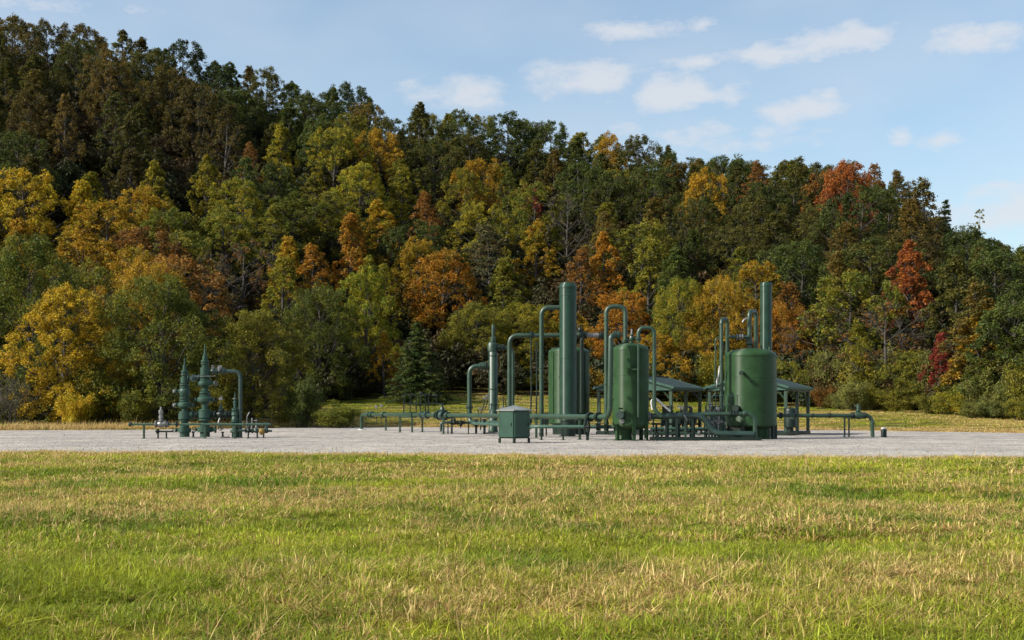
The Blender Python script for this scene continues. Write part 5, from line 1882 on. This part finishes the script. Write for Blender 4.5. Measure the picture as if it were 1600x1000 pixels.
MB().box((px_x(1028, DG), DG + .2, .32), (.1, .5, .28)).build('foot_lever', 'dark', sk2)
# small valves along the top of the header, and the pipework close behind it
for px, wl in ((1049, .13), (1064, .16), (1078, .12)):
    x = px_x(px, DG)
    v = MB().lathe([(.06, .12), (.06, .22), (.1, .24), (.1, .3), (.04, .32), (.03, .5)], (x, DG, zm), UP, 12).build('vent_valve', 'dark', fm)
    handwheel(v, (x, DG, zm + .48), (.2, -.6, 1), wl, 'silver' if px == 1064 else 'dark')
bk = thing('rear_pipe_rack', 'rack of pale low pipes on dark uprights just behind the front manifold', 'pipe rack', (px_x(1060, 73), 73, 0))
for (pa, pb, z_, r_, mt) in ((1016, 1112, .62, .085, 'fascia'), (1020, 1128, .36, .07, 'pipe'), (1100, 1150, 1.5, .07, 'pipe')):
    pipe(bk, [(px_x(pa, 73), 73, z_), (px_x(pb, 73), 73, z_)], r_, mt)
for i, px in enumerate((1021, 1034, 1051, 1062, 1079, 1104)):
    MB().box((px_x(px, 73.1), 73.15, .6 + .12 * (i % 3)), (.1, .1, 1.2 + .24 * (i % 3))).build('upright', 'dark', bk)
for px, z_ in ((1040, .62), (1070, .62), (1054, .36), (1092, .36)):
    flange(bk, (px_x(px, 73), 73, z_), (1, 0, 0), .16, 'silver' if px in (1040, 1092) else 'dark', .06)
for px in (1101, 1108, 1116, 1124, 1131):
    pipe(bk, [(px_x(px, 72.6), 72.6, .05), (px_x(px, 72.6), 72.6, 1.1), (px_x(px + 2, 72.6), 72.6, 1.9 + .1 * (px % 3))], .04, 'pipe2' if px % 2 else 'silver', .2, 'riser_tube', 8)
gauge(bk, (px_x(1110, 72.5), 72.5, 1.95), .13)
gauge(bk, (px_x(1122, 72.5), 72.5, 1.75), .11)
gauge(bk, (px_x(1104, 72.5), 72.5, 1.6), .12, 'dark')
# row of small sample tubes
for i, px in enumerate((1108, 1112.5, 1117.5, 1122, 1127, 1133)):
    q = thing('sample_tube', 'thin upright sample tube in the row by the manifold, %s' % ('leftmost', 'second from left', 'third from left', 'third from right', 'second from right', 'rightmost')[i], 'tube',
              gp(px, 71.3), group='sample tubes behind the front manifold')
    h = 1.35 + .25 * ((i * 37) % 5) / 5
    MB().cyl((px_x(px, 71.3), 71.3, GZP), (px_x(px, 71.3), 71.3, h), .055, 10).build('tube', ('silver', 'pipe', 'fascia')[i % 3], q)
    handwheel(q, (px_x(px, 71.3), 71.2, h + .06), (0, -1, .4), .11, ('silver', 'dark', 'silver')[i % 3])
    MB().lathe([(.06, 0), (.1, .04), (.1, .14), (.06, .18)], (px_x(px, 71.3), 71.3, h * .62), UP, 10).build('valve_body', 'silver', q)
q = thing('white_hose', 'white hose curving up and down beside the right leg of the lower loop', 'hose', gp(1030, 68.9))
pipe(q, [w3(1019.5, 640, 68.9), w3(1017, 626, 68.9), w3(1024, 622, 68.9), w3(1034, 631, 68.9), w3(1047, 642.5, 69)], .06, 'white', .3, 'hose', 10)

# --- pipe to the right with valve and riser
DB = 78.0
zb_ = py_z(649.3, DB)
rp_ = thing('right_pipeline', 'long straight pipe ending in valve and elbow at the bare end of the gravel', 'pipe', (px_x(1362, DB), DB, 0))
pipe(rp_, [(px_x(1206, DB), DB, zb_), (px_x(1362.5, DB), DB, zb_), (px_x(1363.5, DB), DB, -.05)], .118, 'pipe', .42)
for px in (1243, 1269, 1296):
    clamp_band(rp_, (px_x(px, DB), DB, zb_), (1, 0, 0), .118, 'dark', .12)
flange(rp_, (px_x(1220, DB), DB, zb_), (1, 0, 0), .2, 'dark')
flange(rp_, (px_x(1332.5, DB), DB, zb_), (1, 0, 0), .2, 'dark', .08)
flange(rp_, (px_x(1351, DB), DB, zb_), (1, 0, 0), .2, 'dark', .08)
flange(rp_, (px_x(1363.5, DB), DB, py_z(661, DB)), UP, .14, 'pipe', .05, pair=False)
v = MB().lathe([(.12, -.3), (.2, -.22), (.23, 0), (.2, .22), (.12, .3)], (px_x(1342, DB), DB, zb_), (1, 0, 0), 20).build('valve', 'pipe', rp_)
MB().lathe([(.15, .1), (.15, .26), (.2, .28), (.2, .34), (.1, .36), (.09, .44), (.12, .46), (.1, .66), (.05, .7)], (px_x(1341, DB), DB, zb_), UP, 16).build('bonnet', 'pipe', v)
MB().cyl((px_x(1341, DB), DB, zb_ + .52), (px_x(1335, DB), DB, zb_ + .62), .025, 8).build('lever', 'silver', v)
for px in (1319.7, 1326.5):
    post(rp_, px, DB, zb_ - .18, .085, 'dark')
MB().box((px_x(1323, DB), DB, zb_ - .15), (.45, .2, .06)).build('support_beam', 'pipe', rp_)
bo = thing('bollard', 'short dark green bollard with white top at the far end of the pipework', 'bollard', gp(1381, 77.3))
MB().lathe([(.17, 0), (.17, .5), (.16, .52)], gp(1381, 77.3), UP, 20).build('post', 'dark', bo)
MB().lathe([(.165, .5), (.17, .52), (.165, .57), (.1, .6), (.02, .61)], gp(1381, 77.3), UP, 20).build('cap', 'white', bo)

# --- meter cabinet with hipped roof
DX = 64.5
XB = px_x(803.5, DX)
cb_ = thing('meter_cabinet', 'square green cabinet on short legs with a grey hipped roof', 'cabinet', (XB, DX, 0), R(44))
s = 1.16
zb0, zb1 = .26, 1.66
MB().box((0, 0, (zb0 + zb1) / 2), (s, s, zb1 - zb0)).build('case', 'box', cb_, world=False)
h = s / 2 + .07
MB().add([(-h, -h, zb1 - .03), (h, -h, zb1 - .03), (h, h, zb1 - .03), (-h, h, zb1 - .03), (-h, -h, zb1 + .03), (h, -h, zb1 + .03), (h, h, zb1 + .03), (-h, h, zb1 + .03), (0, 0, zb1 + .27)],
         [(3, 2, 1, 0), (0, 1, 5, 4), (1, 2, 6, 5), (2, 3, 7, 6), (3, 0, 4, 7), (4, 5, 8), (5, 6, 8), (6, 7, 8), (7, 4, 8)]).build('roof', 'boxroof', cb_, world=False)
for (a, b) in ((-1, -1), (1, -1), (1, 1), (-1, 1)):
    MB().box((a * (s / 2 - .06), b * (s / 2 - .06), .13), (.1, .1, .27)).build('leg', 'dark', cb_, world=False)
for (a, b) in ((-1, 0), (0, -1)):
    dr = MB().box((a * (s / 2 + .006), b * (s / 2 + .006), (zb0 + zb1) / 2), (.02 if a else s - .12, .02 if b else s - .12, zb1 - zb0 - .14)).build('door', 'box', cb_, world=False)
    MB().box((a * (s / 2 + .03) + (0 if a else .4), b * (s / 2 + .03) + (0 if b else -.4), (zb0 + zb1) / 2), (.04, .04, .16)).build('handle', 'dark', dr, world=False)


# --- two open shelters
def shelter(label, cx, cy, rz, group):
    root = thing('open_shelter', label, 'shelter', (cx, cy, 0), rz, group)
    w, L, ze, za_ = 5.3, 6.2, 3.22, 3.98         # width across the gable, length, eave and apex heights
    ov = .18
    # roof: two sheets of standing-seam panels
    for sgn in (-1, 1):
        n = 10
        for k in range(n):
            y0, y1 = -L / 2 - ov + (L + 2 * ov) * k / n + .006, -L / 2 - ov + (L + 2 * ov) * (k + 1) / n - .006
            x0, x1 = .0, sgn * (w / 2 + ov)
            z0_, z1_ = za_, ze - .05
            t_ = .05
            pts = [(x0, y0, z0_), (x1, y0, z1_), (x1, y1, z1_), (x0, y1, z0_), (x0, y0, z0_ - t_), (x1, y0, z1_ - t_), (x1, y1, z1_ - t_), (x0, y1, z0_ - t_)]
            MB().add(pts, [(0, 1, 2, 3), (7, 6, 5, 4), (0, 4, 5, 1), (1, 5, 6, 2), (2, 6, 7, 3), (3, 7, 4, 0)]).build('roof_panel', 'roof', root, world=False)
    MB().box((0, 0, za_ + .02), (.2, L + 2 * ov + .02, .05)).build('ridge_cap', 'roof', root, world=False)
    # gable ends and fascias
    for e in (-1, 1):
        ye = e * (L / 2 + .02)
        gb = [(-w / 2, ye - .03, ze - .26), (w / 2, ye - .03, ze - .26), (w / 2, ye - .03, ze - .06), (0, ye - .03, za_ - .08), (-w / 2, ye - .03, ze - .06)]
        gb2 = [(a, b + .06, c) for (a, b, c) in gb]
        n = 5
        MB().add(gb + gb2, [tuple(range(n))[::-1], tuple(range(n, 2 * n))] + [(i, (i + 1) % n, n + (i + 1) % n, n + i) for i in range(n)]).build('gable_panel', 'fascia', root, world=False)
        for sgn in (-1, 1):
            xa, xb = 0, sgn * (w / 2 + ov)
            ya = e * (L / 2 + ov + .012)
            pr = [(xa, ya, za_ + .03), (xb, ya, ze - .02), (xb, ya, ze - .17), (xa, ya, za_ - .12)]
            pr2 = [(a, b + .03 * e, c) for (a, b, c) in pr]
            MB().add(pr + pr2, [(0, 1, 2, 3), (7, 6, 5, 4), (0, 4, 5, 1), (1, 5, 6, 2), (2, 6, 7, 3), (3, 7, 4, 0)]).build('rake_board', 'fascia', root, world=False)
    for sgn in (-1, 1):
        MB().box((sgn * (w / 2 + ov + .02), 0, ze - .12), (.04, L + 2 * ov, .16)).build('eave_board', 'fascia', root, world=False)
        MB().box((sgn * (w / 2 - .1), 0, ze - .2), (.14, L - .2, .2)).build('eave_beam', 'pipe2', root, world=False)
        for yy in (-L / 2 + .12, 0, L / 2 - .12):
            MB().box((sgn * (w / 2 - .1), yy, (ze - .3) / 2), (.2, .2, ze - .3)).build('post', 'pipe', root, world=False)
            # knee brace
            a = Vector((sgn * (w / 2 - .14), yy, ze - .85))
            b = Vector((sgn * (w / 2 - .62), yy, ze - .3))
            MB().tube([a, b], .05, 6).build('brace', 'pipe', root, world=False)
    MB().box((0, 0, .13), (w + .1, L + .1, .24)).build('base_slab', 'dark', root, world=False)
    return root


RZ = math.atan2(-3.0, 6.0)
s1 = shelter('first open gabled shelter, behind the slimmer tank', px_x(1016, 87.5), 87.5, RZ, 'open gabled shelters')
s2 = shelter('second open gabled shelter, behind the widest tank', px_x(1187, 86.5), 86.5, RZ, 'open gabled shelters')


# equipment under the shelters
def pump(cx, cy, label):
    root = thing('upright_pump', label, 'pump', (cx, cy, .25), group='upright pumps')
    MB().lathe([(.3, 0), (.3, .06), (.2, .08), (.2, .3)], (0, 0, 0), UP, 20).build('foot', 'dark', root, world=False)
    MB().lathe([(.36, .3), (.41, .34), (.41, 1.35), (.36, 1.5), (.2, 1.58), (.02, 1.6)], (0, 0, 0), UP, 24).build('barrel', 'dark', root, world=False)
    MB().box((-.35, -.1, 1.5), (.9, .12, .06)).build('cross_arm', 'dark', root, world=False)
    MB().cyl((0, -.4, .9), (0, -.6, .9), .12, 14).build('port', 'pipe', root, world=False)
    return root


pump(px_x(1235, 82.3), 82.3, 'dark rounded upright pump under the right corner of the second shelter')


def skid(cx, cy, label):
    root = thing('pump_skid', label, 'pump skid', (cx, cy, .25), RZ, 'pump skids under the shelters')
    MB().box((0, 0, .1), (2.6, 3.6, .2)).build('bed', 'dark', root, world=False)
    for y_ in (-.9, .8):
        MB().lathe([(.15, -.95), (.32, -.88), (.36, -.7), (.36, .7), (.32, .88), (.15, .95)], (0, y_, .85), (1, 0, 0), 20).build('drum', 'pipe2', root, world=False)
        for x_ in (-.6, .6):
            MB().box((x_, y_, .4), (.14, .5, .5)).build('cradle', 'dark', root, world=False)
    MB().box((-.9, -.1, 1.0), (.5, .6, 1.4)).build('control_box', 'dark', root, world=False)
    MB().tube(fillet([(.6, -.9, 1.2), (.6, -.9, 1.6), (.6, .8, 1.6), (.6, .8, 1.2)], .2), .07, 10).build('crossover_pipe', 'silver', root, world=False)
    return root


skid(px_x(1062, 88), 88, 'dark pump skid with drums under the first shelter')
skid(px_x(1140, 87.3), 87.3, 'dark pump skid with drums under the second shelter')

# small stones and weeds on the gravel
GR = np.random.default_rng(77)


def stone_mesh(i):
    import bmesh
    bm = bmesh.new()
    bmesh.ops.create_icosphere(bm, subdivisions=1, radius=.05)
    for v_ in bm.verts:
        v_.co *= float(GR.uniform(.7, 1.25))
        v_.co.z *= .65
    me_ = bpy.data.meshes.new('stone')
    bm.to_mesh(me_)
    bm.free()
    me_.materials.append(M['stone'])
    return me_


m, t, out = new_mat('limestone_chips')
a = N(t, 'ShaderNodeAttribute', attribute_type='INSTANCER', attribute_name='col')
p = N(t, 'ShaderNodeBsdfPrincipled')
p.inputs['Roughness'].default_value = .9
t.links.new(a.outputs['Color'], p.inputs['Base Color'])
t.links.new(p.outputs[0], out.inputs['Surface'])
M['stone'] = m
sc_ = source_collection('limestone_chip', [stone_mesh(i) for i in range(4)])
n = 17000
y = 1 / GR.uniform(1 / 110, 1 / 48, n)
x = GR.uniform(-1, 1, n) * (.45 * y + 4)
k = (y > it(PF, x) - .8) & (y < it(PR, x) + .3)
x, y = x[k], y[k]
n = len(x)
g_ = GR.uniform(.15, .34, n)[:, None] * np.array([[1, .96, .9]])
scatter('loose_gravel', np.stack([x, y, np.full(n, .02)], -1), GR.integers(0, 4, n), GR.uniform(.25, .9, n), g_, sc_, 'loose limestone chips scattered over the gravel pad', .6)
